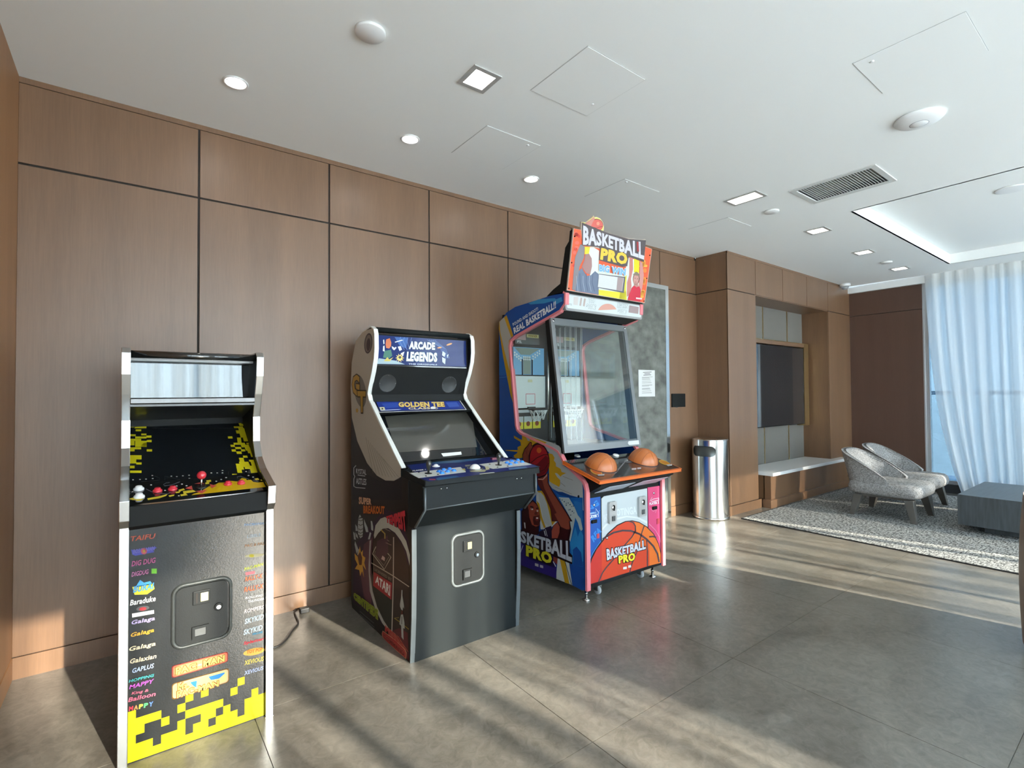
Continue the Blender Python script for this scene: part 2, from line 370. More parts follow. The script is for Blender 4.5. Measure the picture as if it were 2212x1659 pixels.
MB().box((9.53, SY, 3.13), (9.60, 3.33, CZ + .1), M_ceil).box((9.49, SY, CZ + .03), (9.53, 3.33, CZ + .05), M_dark).build('trim_1', kind='structure')
# main wall behind the machines
wb = MB().box((-.52, WY + .006, 0), (5.82, WY + .12, CZ + .1), M_dark).build('wall_back', kind='structure')
jx = [-.5, .334, 1.154, 1.975, 2.794, 3.61, 4.43, 5.07, 5.82]
g2 = .006
for i in range(8):
    MB().box((jx[i] + (g2 if i else 0), WY, 2.772), (jx[i + 1] - g2, WY + .02, 3.205), M_wood).build('panel', wb, bevel=.0015)
jx2 = [-.5, .334, 1.154, 1.975, 2.794, 3.612]
for i in range(5):
    MB().box((jx2[i] + (g2 if i else 0), WY, .118), (jx2[i + 1] - g2, WY + .02, 2.760), M_wood).build('panel', wb, bevel=.0015)
MB().box((5.19, WY, .118), (5.82, WY + .02, 2.760), M_wood).build('panel', wb, bevel=.0015)
MB().box((-.5, WY - .001, 3.208), (5.78, WY + .02, CZ), M_wood).build('trim_2', kind='structure')
MB().box((-.5, WY - .004, 0), (3.61, WY + .02, .114), M_wood).box((5.19, WY - .004, 0), (5.82, WY + .02, .114), M_wood).build('baseboard_back', kind='structure')
# grey stone slab in a polished frame
st = MB().box((3.66, WY - .022, .004), (5.125, WY, 2.74), M_stone).build('stone_slab'); tag(st, 'tall grey stone slab on the wall behind the basketball machine, in a bright frame', 'wall panel')
M_mirror = mat('polished_frame', (.82, .83, .83), .12, 1)
MB().box((5.125, WY - .035, 0), (5.185, WY, 2.79), M_mirror).box((3.61, WY - .035, 0), (3.66, WY, 2.79), M_mirror).box((3.66, WY - .035, 2.74), (5.125, WY, 2.79), M_mirror).build('frame', st, 'polished metal frame')
nb = MB().box((4.62, WY - .027, 1.457), (4.915, WY - .0225, 1.765), mat('paper', (.62, .62, .60), .6)).build('notice'); tag(nb, 'pale printed notice sheet fixed on the grey stone slab', 'notice')
a = Art(PY(WY - .028), (1350, 600, .1807)); 
a.line([(215, 1132), (318, 1126)], 9, '#7d7d7a').line([(232, 1148), (300, 1145)], 8, '#77777a').line([(220, 1165), (312, 1160)], 8, '#6f6f70')
for i, y in enumerate([1188, 1200, 1215, 1238, 1258, 1285, 1298, 1322, 1335, 1357, 1378]): a.line([(203, y), (330 - (i * 37) % 45, y - 4)], 5 + (i % 3), '#8d8f8c')
a.build('lettering', nb)
wp = MB().box((5.262, WY - .016, 1.322), (5.535, WY, 1.488), M_black).build('wall_plate', bevel=.004); tag(wp, 'black rectangular wall plate between the stone slab and the wood corner', 'wall plate')
MB().box((5.34, WY - .02, 1.316), (5.37, WY - .01, 1.326), M_chrome).build('latch', wp)
# left wall
M_plaster = mat('wall_plaster', (.72, .72, .70), .8)
wl = MB().box((-.62, -.6, 0), (-.506, WY + .1, CZ + .1), M_dark).box((-.62, SY, 0), (-.51, -3.0, CZ + .1), M_plaster).box((-.62, -3.0, 3.05), (-.51, -.6, CZ + .1), M_plaster).box((-.62, -3.0, 0), (-.51, -.6, .1), M_plaster).build('wall_left', kind='structure')
for y0_, y1_ in ((WY, 2.9), (2.89, 2.05), (2.04, 1.2), (1.19, .35), (.34, -.6)):
    MB().box((-.506, y1_, .118), (-.5, y0_, CZ), M_woodw).build('panel', wl)
MB().box((-.51, SY, 0), (-.497, WY, .114), M_woodw).build('baseboard_left', kind='structure')
# projecting wood block with the television niche
BX0, BX1, BY = 5.82, 9.42, 3.33
bx = MB()
bx.box((BX0 + .01, BY + .012, 0), (6.49, WY + .1, CZ), M_dark).box((8.745, BY + .012, 0), (BX1 + .18, WY + .1, CZ), M_dark).box((6.49, BY + .012, 2.775), (8.745, WY + .1, CZ), M_dark).box((6.49, 3.745, 0), (8.745, WY + .1, 2.78), M_dark)
wn = bx.build('wall_niche', kind='structure')
fx = [BX0, 6.498, 7.245, 7.995, 8.735, BX1 + .17]
for i in range(5): MB().box((fx[i] + (.004 if i else 0), BY, 2.773), (fx[i + 1] - .004, BY + .012, 3.21), M_wood).build('panel', wn, bevel=.001)
MB().box((BX0, BY, .12), (6.494, BY + .012, 2.762), M_wood).build('panel', wn, bevel=.001)
MB().box((8.739, BY, .12), (BX1 + .17, BY + .012, 2.762), M_wood).build('panel', wn, bevel=.001)
MB().box((BX0, BY, 3.212), (BX1 + .17, BY + .012, CZ), M_wood).box((BX0, BY, 3.212), (BX0 + .012, WY, CZ), M_wood).build('trim_3', kind='structure')
MB().box((BX0, BY + .004, 2.773), (BX0 + .01, WY, 3.21), M_wood).build('panel', wn)
MB().box((BX0, BY + .004, .12), (BX0 + .01, WY, 2.762), M_wood).build('panel', wn)
for (p, q) in (((6.484, BY + .012, 0), (6.495, 3.745, 2.765)), ((8.735, BY + .012, 0), (8.746, 3.745, 2.765)), ((6.495, BY + .012, 2.763), (8.735, 3.745, 2.776))): MB().box(p, q, M_wood).build('panel', wn)
MB().box((BX0 - .004, BY - .006, 0), (6.56, BY + .01, .112), M_wood).box((9.15, BY - .006, 0), (BX1 + .17, BY + .01, .112), M_wood).build('baseboard_niche', kind='structure')
for x0_, x1_ in ((6.50, 6.685), (6.70, 7.443), (7.458, 8.203), (8.218, 8.735)): MB().box((x0_, 3.722, .45), (x1_, 3.745, 2.763), M_fabric_panel).build('fabric_panel', wn)
for x0_ in (6.685, 7.443, 8.203): MB().box((x0_, 3.714, .45), (x0_ + .015, 3.745, 2.763), M_gold).build('brass_strip', wn)
# end wall in walnut, its shade mixed into the colour; window wall beyond
we = MB().box((9.606, 2.355, 0), (9.72, WY + .1, CZ + .1), M_dark).build('wall_end', kind='structure')
M_woodd = wood('walnut_veneer_shaded', (.070, .030, .017), (.098, .046, .027), .5, .4)
MB().box((9.59, 2.36, 2.755), (9.606, 3.34, 3.128), M_woodd).build('panel', we)
MB().box((9.59, 2.36, .12), (9.606, 3.34, 2.745), M_woodd).build('panel', we)
MB().box((9.585, 2.36, 0), (9.60, 3.33, .11), M_woodd).build('baseboard_end', kind='structure')
M_alu = mat('window_aluminium', (.55, .57, .58), .35, .7); M_dalu = mat('window_dark_frame', (.06, .065, .07), .4, .5)
def window(name, axis, fixed, a0, a1, z0, z1, nd, m_, gl=None):
    # frame, mullions and panes set in a wall along one axis
    def bxx(u0, u1, w0, w1, t0, t1): return ((fixed + t0, u0, w0), (fixed + t1, u1, w1)) if axis == 'y' else ((u0, fixed + t0, w0), (u1, fixed + t1, w1))
    fr = MB(); f = .05
    for u0, u1, w0, w1 in ((a0, a0 + f, z0, z1), (a1 - f, a1, z0, z1), (a0 + f, a1 - f, z0, z0 + f), (a0 + f, a1 - f, z1 - f, z1)): fr.box(*bxx(u0, u1, w0, w1, 0, .08), m_)
    w = fr.build(name, kind='structure')
    step = (a1 - a0) / nd
    for k in range(1, nd): MB().box(*bxx(a0 + step * k - .025, a0 + step * k + .025, z0 + f, z1 - f, 0, .08), m_).build('mullion', w)
    for k in range(nd): MB().box(*bxx(a0 + step * k + .027, a0 + step * (k + 1) - .027, z0 + f, z1 - f, .035, .041), gl or M_pane).build('pane', w)
    return w
window('window_1', 'y', 9.62, SY + .1, 2.345, .13, 3.13, 4, M_alu, M_tint)
MB().box((9.58, SY, 0), (9.72, 2.355, .13), M_dalu).box((9.6, 2.345, .0), (9.7, 2.36, 3.13), M_alu).box((9.6, SY, 3.13), (9.72, 2.355, CZ + .1), M_ceil).build('wall_right', kind='structure')
# window wall behind the camera: two glazed bays and a pier between them
M_plaster = mat('wall_plaster', (.62, .61, .58), .8)
MB().box((-.62, SY - .15, 0), (-.35, SY, CZ + .1), M_plaster).box((3.28, SY - .15, 0), (4.75, SY, CZ + .1), M_plaster).box((9.5, SY - .15, 0), (9.72, SY, CZ + .1), M_plaster).box((-.35, SY - .15, 3.14), (9.5, SY, CZ + .1), M_plaster).box((-.35, SY - .15, 0), (3.28, SY, .1), M_plaster).box((4.75, SY - .15, 0), (9.5, SY, .1), M_plaster).build('wall_front', kind='structure')
window('window_2', 'x', SY - .12, -.35, 3.28, .1, 3.14, 3, M_alu)
window('added_window', 'y', -.61, -3.0, -.6, .1, 3.05, 2, M_alu)  # unseen side window, added to brighten the left of the room
window('window_3', 'x', SY - .12, 4.75, 9.5, .1, 3.14, 4, M_alu)
# terrace outside
M_conc = mat('terrace_concrete', (.72, .71, .68), .8)
ter = MB().box((9.9, -8, -.2), (12.0, 6, -.05), M_conc).box((-6, -6.2, -.2), (9.9, -3.7, -.05), M_conc).build('terrace'); tag(ter, 'pale concrete terrace outside the curtained window', 'terrace')
rl = thing('balustrade', 'glass balustrade with a pale top rail outside the far window', 'railing', (11.6, 0, 0))
MB().box((11.56, -8, 1.43), (11.64, 6, 1.50), M_white).build('top_rail', rl)
for y_ in range(-8, 7, 2): MB().box((11.57, y_ - .03, -.05), (11.63, y_ + .03, 1.43), M_alu).build('post', rl)
for y_ in range(-8, 5, 2): MB().box((11.595, y_ + .04, .02), (11.607, y_ + 1.96, 1.41), M_pane).build('pane', rl)
# ------------------------------------------------------------------ curtains
def curtain(name, axis, fixed, a0, a1, label, z0=.02, z1=3.235, folds=20, amp=.045, side=1, sweep=None, group=None, m_=None):
    n = folds * 8; rows = 14; mb = MB(); vs = []; ph = random.random() * 6
    fw = [random.uniform(.6, 1.4) for _ in range(folds + 1)]; 
    for j in range(rows + 1):
        w = j / rows; z = z1 + (z0 - z1) * w
        for i in range(n + 1):
            u = i / n
            uu = u + .012 * math.sin(u * 23 + ph) + .006 * math.sin(u * 51 + w * 3)
            a = a0 + (a1 - a0) * u
            if sweep: a += sweep(u, w)
            am = amp * (.55 + .45 * w) * (.7 + .3 * math.sin(u * 9 + ph))
            d = am * math.sin(2 * math.pi * folds * uu + .8 * math.sin(w * 2.2 + u * 13)) + .3 * am * math.sin(4.6 * math.pi * folds * uu + w)
            vs.append((fixed + d * side, a, z) if axis == 'y' else (a, fixed + d * side, z))
    fs = [(j * (n + 1) + i, j * (n + 1) + i + 1, (j + 1) * (n + 1) + i + 1, (j + 1) * (n + 1) + i) for j in range(rows) for i in range(n)]
    mb.add(vs, fs, m_ or M_sheer, True)
    o = mb.build(name); tag(o, label, 'curtain', group); return o
def pull(u, w): return -((1 - u) ** 2.5) * .36 * (w ** 2.8) - .03 * math.sin(w * 3) * (1 - u)
curtain('sheer_curtain', 'y', 9.47, 2.30, .55, 'white sheer curtain at the far window, nearest the shaded wood wall', folds=12, amp=.05, sweep=pull)
curtain('sheer_curtain', 'y', 9.46, .50, -1.30, 'white sheer curtain at the far window, beyond the right edge of the view', folds=15, amp=.05)
curtain('sheer_curtain', 'x', SY + .16, -.42, 2.62, 'white sheer curtain on the window wall behind the viewer, facing the upright cabinet', folds=22, amp=.05, m_=M_sheer3)
curtain('sheer_curtain', 'x', SY + .16, 2.60, 3.34, 'white sheer curtain beside the pier on the window wall behind the viewer', folds=9, amp=.06, m_=M_sheer2)
curtain('sheer_curtain', 'y', -.42, -3.1, -.5, 'white sheer curtain on the added side window behind and left of the viewer', folds=22, amp=.04, side=1)
curtain('sheer_curtain', 'x', SY + .16, 4.98, 7.2, 'white sheer curtain on the second bay of the window wall behind the viewer', folds=18, amp=.05, m_=M_sheer2)
curtain('sheer_curtain', 'x', SY + .16, 7.25, 9.35, 'white sheer curtain in the corner by both window walls', folds=17, amp=.05, m_=M_sheer4)
# ================================================================== CEILING FITTINGS
M_lamp = mat('lamp_lens', (1, 1, 1), .5, emit=((1, .96, .90), 30)); M_lampin = mat('lamp_reflector', (.85, .85, .83), .25, .3)
def zc(x, y, h=0): return Vector((x, y, CZ - h))
LN = {.449: 'left', 1.502: 'middle', 2.574: 'right'}
for x_, y_ in ((.449, 3.130), (1.502, 3.130), (2.574, 3.143)):
    d = thing('downlight', 'round recessed downlight near the wood wall, %s of the row of three' % LN[x_], 'ceiling light', (x_, y_, CZ), 'round downlights along the wood wall')
    MB().lathe([(.064, 0), (.064, .005), (.060, .008), (.047, .004), (.045, 0)], zc(x_, y_), (0, 0, -1), M_white, 28).build('trim_ring', d)
    MB().lathe([(.040, .001), (.040, .005), (.02, .009), (.004, .010)], zc(x_, y_), (0, 0, -1), M_lamp, 20).build('lens', d)
SL = ['square recessed ceiling light with a round lamp, left of the large access panel', 'rectangular twin-lamp recessed light, left of the slatted ceiling vent', 'small recessed square light, nearest beyond the vent', 'small recessed square light, second beyond the vent', 'small recessed square light, farthest, above the niche end']
for i, (x0, x1, y0, y1) in enumerate(SQ):
    d = thing('square_downlight', SL[i], 'ceiling light', ((x0 + x1) / 2, (y0 + y1) / 2, CZ), 'square recessed ceiling lights')
    f = .022; mb = MB()
    for p in ((x0 - .004, y0 - .004, x1 + .004, y0 + f), (x0 - .004, y1 - f, x1 + .004, y1 + .004), (x0 - .004, y0 + f, x0 + f, y1 - f), (x1 - f, y0 + f, x1 + .004, y1 - f)):
        mb.box((p[0], p[1], CZ - .006), (p[2], p[3], CZ + .004), mat('satin_trim', (.55, .56, .55), .35, .4))
    mb.build('frame', d)
    mb = MB(); q = .035; zt = CZ + .085
    a_ = [(x0 + f, y0 + f), (x1 - f, y0 + f), (x1 - f, y1 - f), (x0 + f, y1 - f)]; b_ = [(x0 + q + f, y0 + q + f), (x1 - q - f, y0 + q + f), (x1 - q - f, y1 - q - f), (x0 + q + f, y1 - q - f)]
    mb.add([(x, y, CZ) for x, y in a_] + [(x, y, zt) for x, y in b_], [(k, (k + 1) % 4, (k + 1) % 4 + 4, k + 4) for k in range(4)] + [(4, 5, 6, 7)], M_lampin)
    mb.build('reflector', d)
    cs = [((x0 + x1) / 2, (y0 + y1) / 2)] if i != 1 else [((x0 + x1) / 2, y0 + .085), ((x0 + x1) / 2, y1 - .085)]
    for c in cs: MB().lathe([(.036, 0), (.038, .012), (.030, .026), (.01, .032)], (c[0], c[1], zt - .001), (0, 0, -1), M_lamp, 20).build('lamp', d)
PL = [((1.811, 2.267, 1.756, 2.215), (2.20, 2.10), 'largest-looking flush square access panel in the ceiling, beside the square light'),
      ((1.825, 2.282, 2.672, 3.134), (2.2, 2.72), 'flush ceiling access panel between the middle and right round downlights'),
      ((3.183, 3.634, 2.686, 3.144), (3.24, 2.72), 'faint flush ceiling access panel above the basketball sign'),
      ((3.04, 3.487, .562, 1.021), (3.1, .95), 'flush ceiling access panel at the upper right, above the domed unit'),
      ((4.72, 5.17, 2.68, 3.13), (4.8, 2.72), 'faint flush ceiling access panel nearest the wood corner')]
M_hair = mat('hairline_shadow', (.50, .51, .50), .8)
for (x0, x1, y0, y1), lk, lb in PL:
    d = thing('access_panel', lb, 'access panel', ((x0 + x1) / 2, (y0 + y1) / 2, CZ), 'flush access panels in the ceiling')
    mb = MB(); e = .0035
    mb.box((x0 + e, y0 + e, CZ - .003), (x1 - e, y1 - e, CZ - .0002), M_ceil); mb.build('door', d)
    mb = MB()
    for p in ((x0, y0, x1, y0 + e), (x0, y1 - e, x1, y1), (x0, y0 + e, x0 + e, y1 - e), (x1 - e, y0 + e, x1, y1 - e)): mb.box((p[0], p[1], CZ - .0012), (p[2], p[3], CZ - .0002), M_hair)
    mb.build('frame', d)
    MB().lathe([(.010, 0), (.010, .003), (.004, .004)], zc(lk[0], lk[1], .003), (0, 0, -1), M_white, 12).build('latch', d)
DL = [((.901, 2.306), .072, 'round white cover disc above the left part of the wall, nearest the viewer'), ((4.902, 2.343), .065, 'round white cover disc between the twin-lamp light and the small square light'), ((8.10, 2.364), .065, 'round white cover disc between the two farthest square lights')]
for (x_, y_), r_, lb in DL: tag(MB().lathe([(r_, 0), (r_, .012), (r_ - .003, .015), (.004, .015)], zc(x_, y_), (0, 0, -1), M_white, 28).build('cover_disc', org=zc(x_, y_)), lb, 'ceiling disc', 'round cover discs on the ceiling')
d = thing('wireless_access_point', 'domed white round unit mounted on the ceiling, upper right', 'ceiling unit', (3.994, .977, CZ))
MB().lathe([(.128, 0), (.132, .008), (.118, .022), (.085, .034), (.046, .040)], zc(3.994, .977), (0, 0, -1), M_white, 40).build('body', d)
MB().lathe([(.048, .0385), (.046, .0405), (.004, .043)], zc(3.994, .977), (0, 0, -1), M_white, 28).build('centre_cap', d)
MB().lathe([(.050, .037), (.050, .0396), (.046, .040)], zc(3.994, .977), (0, 0, -1), mat('grey_ring', (.25, .25, .27), .5), 28).build('ring', d)
tag(MB().lathe([(.115, 0), (.115, .008), (.105, .011), (.004, .011)], (6.5, .92, H2), (0, 0, -1), M_white, 32).build('ceiling_speaker', org=(6.5, .92, H2)), 'round white speaker cover inside the raised ceiling recess', 'speaker')
# slatted vent
x0, x1, y0, y1 = VENT
v = thing('ceiling_vent', 'long white slatted air vent in the ceiling, right of the twin-lamp light', 'vent', ((x0 + x1) / 2, (y0 + y1) / 2, CZ))
mb = MB()
for p in ((x0 - .03, y0 - .03, x1 + .03, y0 + .012), (x0 - .03, y1 - .012, x1 + .03, y1 + .03), (x0 - .03, y0 + .012, x0 + .012, y1 - .012), (x1 - .012, y0 + .012, x1 + .03, y1 - .012)): mb.box((p[0], p[1], CZ - .008), (p[2], p[3], CZ + .002), mat('vent_enamel', (.62, .63, .61), .4))
mb.build('frame', v, bevel=.002)
MB().box((x0, y0, CZ + .05), (x1, y1, CZ + .055), mat('duct_dark', (.22, .22, .20), .8)).build('duct', v)
sp = (y1 - y0 - .03) / 26
s0 = MB().add([(x0 + .012, y0 + .016, CZ + .001), (x1 - .012, y0 + .016, CZ + .001), (x1 - .012, y0 + .019, CZ), (x0 + .012, y0 + .019, CZ), (x0 + .012, y0 + .026, CZ + .018), (x1 - .012, y0 + .026, CZ + .018), (x1 - .012, y0 + .029, CZ + .017), (x0 + .012, y0 + .029, CZ + .017)], [(0, 1, 2, 3), (4, 7, 6, 5), (0, 4, 5, 1), (3, 2, 6, 7), (0, 3, 7, 4), (1, 5, 6, 2)], mat('vent_slat', (.62, .62, .58), .45)).build('slat', v)
repeat(s0, range(1, 26), (0, sp, 0))
d = thing('security_camera', 'small white dome camera where the wood block meets the ceiling', 'camera', (9.2, 3.25, CZ))
MB().lathe([(.075, 0), (.075, .03), (.06, .045)], zc(9.2, 3.25), (0, 0, -1), M_white, 24).build('housing', d)
MB().lathe([(.05, .045), (.046, .07), (.03, .088), (.004, .095)], zc(9.2, 3.25), (0, 0, -1), mat('camera_dome', (.35, .36, .37), .2), 20).build('dome', d)
# ================================================================== NICHE CONTENTS
tv = thing('television', 'large dark wall television in the wood niche with a brass surround', 'television', (7.6, 3.7, 1.0))
MB().box((6.72, 3.61, .995), (8.50, 3.70, 2.185), M_black).build('body', tv, bevel=.004)
MB().box((6.728, 3.604, 1.003), (8.492, 3.611, 2.178), M_tv).build('screen', tv)
MB().box((8.505, 3.60, .97), (8.66, 3.72, 2.26), M_gold).build('side_surround', tv, 'brass side of the surround')
MB().box((6.66, 3.60, 2.20), (8.505, 3.72, 2.255), M_wood).box((6.66, 3.595, 2.255), (8.66, 3.72, 2.262), M_gold).build('top_surround', tv, 'wood and brass top of the surround')
be = thing('bench', 'long bench under the television with a white stone top', 'bench', (7.9, 3.4, 0))
MB().box((6.645, 3.245, .10), (9.11, 3.325, .405), M_wood).box((6.645, 3.345, .10), (8.72, 3.70, .405), M_wood).build('base', be)
MB().box((6.58, 3.215, 0), (9.07, 3.322, .10), M_wood).build('plinth', be)
MB().box((6.625, 3.205, .408), (9.13, 3.326, .45), M_quartz).box((6.625, 3.326, .408), (8.73, 3.712, .45), M_quartz).build('seat_slab', be, 'white polished stone slab')
# steel bin with an oval opening
bc = Vector((5.595, 3.455, 0)); br = .205
bn = thing('litter_bin', 'round polished steel litter bin with an oval side opening by the wood corner', 'bin', bc)
mb = MB(); vs = []; N = 160; Z = [.03, .2, .4, .6, .73] + [.736 + .0036 * j for j in range(39)] + [.88, .93]
for z in Z:
    for k in range(N):
        a = 2 * math.pi * k / N; vs.append(bc + Vector((br * math.cos(a), br * math.sin(a), z)))
def inslot(a, z):
    c0 = math.radians(188); da = (a - c0 + math.pi) % (2 * math.pi) - math.pi; u = da * br; hw, hh = .15, .062
    du = max(abs(u) - (hw - hh), 0); return du * du + (z - .805) ** 2 < hh * hh
fs = []
for j in range(len(Z) - 1):
    for k in range(N):
        if not inslot(2 * math.pi * (k + .5) / N, (Z[j] + Z[j + 1]) / 2): fs.append((j * N + k, j * N + (k + 1) % N, (j + 1) * N + (k + 1) % N, (j + 1) * N + k))
mb.add(vs, fs, M_steel, True).build('body', bn)
MB().lathe([(.197, .55), (.197, .92)], bc, (0, 0, 1), mat('bin_liner', (.10, .105, .10), .3, .6), 36).build('liner', bn)
MB().lathe([(.205, .928), (.207, .938), (.2, .944), (.01, .945)], bc, (0, 0, 1), M_steel, 48).build('lid', bn)
MB().lathe([(.214, 0), (.214, .022), (.206, .032)], bc, (0, 0, 1), M_steel, 48).build('base_ring', bn)
# ================================================================== LOUNGE
RUGX, RUGY = 5.785, 3.165
rg = MB().box((RUGX, -1.6, 0.0005), (9.3, RUGY, .012), M_rug).build('rug', bevel=.004); tag(rg, 'large grey and off-white woven area rug under the lounge chairs', 'rug')
MB().box((RUGX - .012, -1.61, .0005), (RUGX, RUGY + .01, .011), mat('rug_binding', (.02, .02, .02), .9)).box((RUGX, RUGY, .0005), (9.3, RUGY + .012, .011), mat('rug_binding')).build('binding', rg, 'thin black rug binding')
ct = thing('coffee_table', 'low dark grey block coffee table on the rug', 'table', (7.6, .9, .012))
M_ash = mat('charcoal_lacquer', (.050, .060, .066), .36, noise=((4, 40, 4), .25))
MB().box((7.02, .45, .085), (8.25, 1.465, .40), M_ash).build('top_block', ct, bevel=.003)
MB().box((7.16, .55, .012), (8.1, 1.28, .085), M_ash).build('plinth', ct)
M_leg = mat('grey_oak', (.085, .078, .068), .5)
def lounge(loc, label, rz=0):
    t_ = thing('lounge_chair', label, 'chair', loc, 'grey tweed lounge chairs')
    bx_, by_, bz_ = loc; O = Vector(loc)
    # seat cushion: rounded super-ellipse block, front toward -y
    prof = [(0, .0), (.93, .0), (1, .025), (1.03, .07), (1.0, .12), (.93, .145), (.6, .155), (0, .158)]
    mb = MB(); n = 40; vs = []
    for r_, h in prof:
        for k in range(n):
            a = 2 * math.pi * k / n; ca, sa = math.cos(a), math.sin(a); e_ = .30
            x = math.copysign(abs(ca) ** e_, ca) * .345 * r_; y = math.copysign(abs(sa) ** e_, sa) * .36 * r_
            vs.append(O + Vector((x, y - .03, .265 + h)))
    fs = [(i * n + k, i * n + (k + 1) % n, (i + 1) * n + (k + 1) % n, (i + 1) * n + k) for i in range(len(prof) - 1) for k in range(n)]
    mb.add(vs, fs, M_seat, True).build('seat', t_)
    # wrapping back shell
    mb = MB(); vs = []; n = 44; rows = 10
    for side in (0, 1):
        for j in range(rows + 1):
            w = j / rows
            for i in range(n + 1):
                a = math.radians(-7 + 194 * i / n)          # from right front round the back to left front
                ca, sa = math.cos(a), math.sin(a); e_ = .62
                t0 = max(0, min(1, (abs(sa) ** e_ * (1 if sa > 0 else -1) * .35 + .10) / .45))
                top = .055 + .345 * t0 ** .85
                flare = .035 + .085 * w * (.5 + .5 * t0)
                rx = .315 + flare * .35; ry = .33 + flare
                tk = .042 * (1 - side)
                x = math.copysign(abs(ca) ** e_, ca) * (rx - tk); y = math.copysign(abs(sa) ** e_, sa) * (ry - tk)
                vs.append(O + Vector((x, y, .37 + top * w)))
    m_ = (rows + 1) * (n + 1); fs = []
    for side in (0, 1):
        for j in range(rows):
            for i in range(n):
                q = (side * m_ + j * (n + 1) + i, side * m_ + j * (n + 1) + i + 1, side * m_ + (j + 1) * (n + 1) + i + 1, side * m_ + (j + 1) * (n + 1) + i)
                fs.append(q if side else q[::-1])
    for i in range(n): fs.append((rows * (n + 1) + i, rows * (n + 1) + i + 1, m_ + rows * (n + 1) + i + 1, m_ + rows * (n + 1) + i)); fs.append((i + 1, i, m_ + i, m_ + i + 1))
    for j in range(rows):
        for i in (0, n): fs.append((j * (n + 1) + i, (j + 1) * (n + 1) + i, m_ + (j + 1) * (n + 1) + i, m_ + j * (n + 1) + i))
    o = mb.add(vs, fs, M_seat, True).build('backrest', t_)
    # inner back cushion
    mb = MB(); vs = []; n = 20
    for j in range(9):
        w = j / 8; zz = .40 + .36 * w
        for i in range(n + 1):
            a = math.radians(12 + 156 * i / n); ca, sa = math.cos(a), math.sin(a); b_ = .05 * math.sin(math.pi * w) + .02
            x = math.copysign(abs(ca) ** .6, ca) * (.31 - b_ + .05 * w); y = abs(sa) ** .6 * (.33 - b_ * 1.4 + .10 * w)
            vs.append(O + Vector((x, y, zz - (.14 * w * abs(ca) ** 2))))
    fs = [(j * (n + 1) + i, (j + 1) * (n + 1) + i, (j + 1) * (n + 1) + i + 1, j * (n + 1) + i + 1) for j in range(8) for i in range(n)]
    mb.add(vs, fs, M_seat, True).build('back_cushion', t_)
    MB().box(O + Vector((-.28, -.29, .235)), O + Vector((.28, .26, .266)), M_leg).build('under_frame', t_)
    for sx_, sy_ in ((-1, -1), (1, -1), (1, 1), (-1, 1)):
        mb = MB(); cx_, cy_ = sx_ * .27, sy_ * .25 - .03; dx, dy = sx_ * .045, sy_ * .055
        tp = [(cx_ - .045, cy_ - .045), (cx_ + .045, cy_ - .045), (cx_ + .045, cy_ + .045), (cx_ - .045, cy_ + .045)]
        vs = [O + Vector((cx_ + dx + (x - cx_) * .6, cy_ + dy + (y - cy_) * .6, 0)) for x, y in tp] + [O + Vector((x, y, .25)) for x, y in tp]
        mb.add(vs, [(3, 2, 1, 0), (4, 5, 6, 7)] + [(k, (k + 1) % 4, (k + 1) % 4 + 4, k + 4) for k in range(4)], M_leg).build('leg', t_, bevel=.003)
    return t_
c1 = lounge((7.33, 2.17, .012), 'grey tweed lounge chair, nearer of the two on the rug')
dup(c1, (8.19, 2.23, .012), 'grey tweed lounge chair behind the nearer one, closer to the curtain')
M_tan = mat('taupe_leather', (.20, .155, .125), .45)
cl = thing('club_chair', 'taupe high-backed chair just inside the right edge of the view', 'chair', (4.22, .285, 0))
mb = MB(); vs = []; n = 30; rows = 8
for side in (0, 1):
    for j in range(rows + 1):
        w = j / rows
        for i in range(n + 1):
            a = math.radians(0 + 180 * i / n); r_ = .345 - .05 * (1 - side) + .012 * math.sin(math.pi * w) - .02 * w * w * w
            x, y = math.cos(a) * r_, math.sin(a) * r_
            vs.append(Vector((4.22 + x, .285 + y * .9, .04 + (.86 - .25 * (abs(math.cos(a)) ** 3)) * w)))
m_ = (rows + 1) * (n + 1); fs = []
for side in (0, 1):
    for j in range(rows):
        for i in range(n):
            q = (side * m_ + j * (n + 1) + i, side * m_ + j * (n + 1) + i + 1, side * m_ + (j + 1) * (n + 1) + i + 1, side * m_ + (j + 1) * (n + 1) + i); fs.append(q)
for i in range(n): fs.append((rows * (n + 1) + i, rows * (n + 1) + i + 1, m_ + rows * (n + 1) + i + 1, m_ + rows * (n + 1) + i))
for j in range(rows):
    for i in (0, n): fs.append((j * (n + 1) + i, (j + 1) * (n + 1) + i, m_ + (j + 1) * (n + 1) + i, m_ + j * (n + 1) + i))
mb.add(vs, fs, M_tan, True).build('backrest', cl)
MB().lathe([(.01, .14), (.27, .14), (.29, .2), (.29, .40), (.26, .45), (.01, .46)], (4.22, .285, 0), (0, 0, 1), M_tan, 32).build('seat', cl)
for q in ((-.2, -.2), (.2, -.2), (.2, .2), (-.2, .2)): MB().cyl((4.22 + q[0], .285 + q[1], 0), (0, 0, 1), .018, .15, M_leg, 12).build('leg', cl)
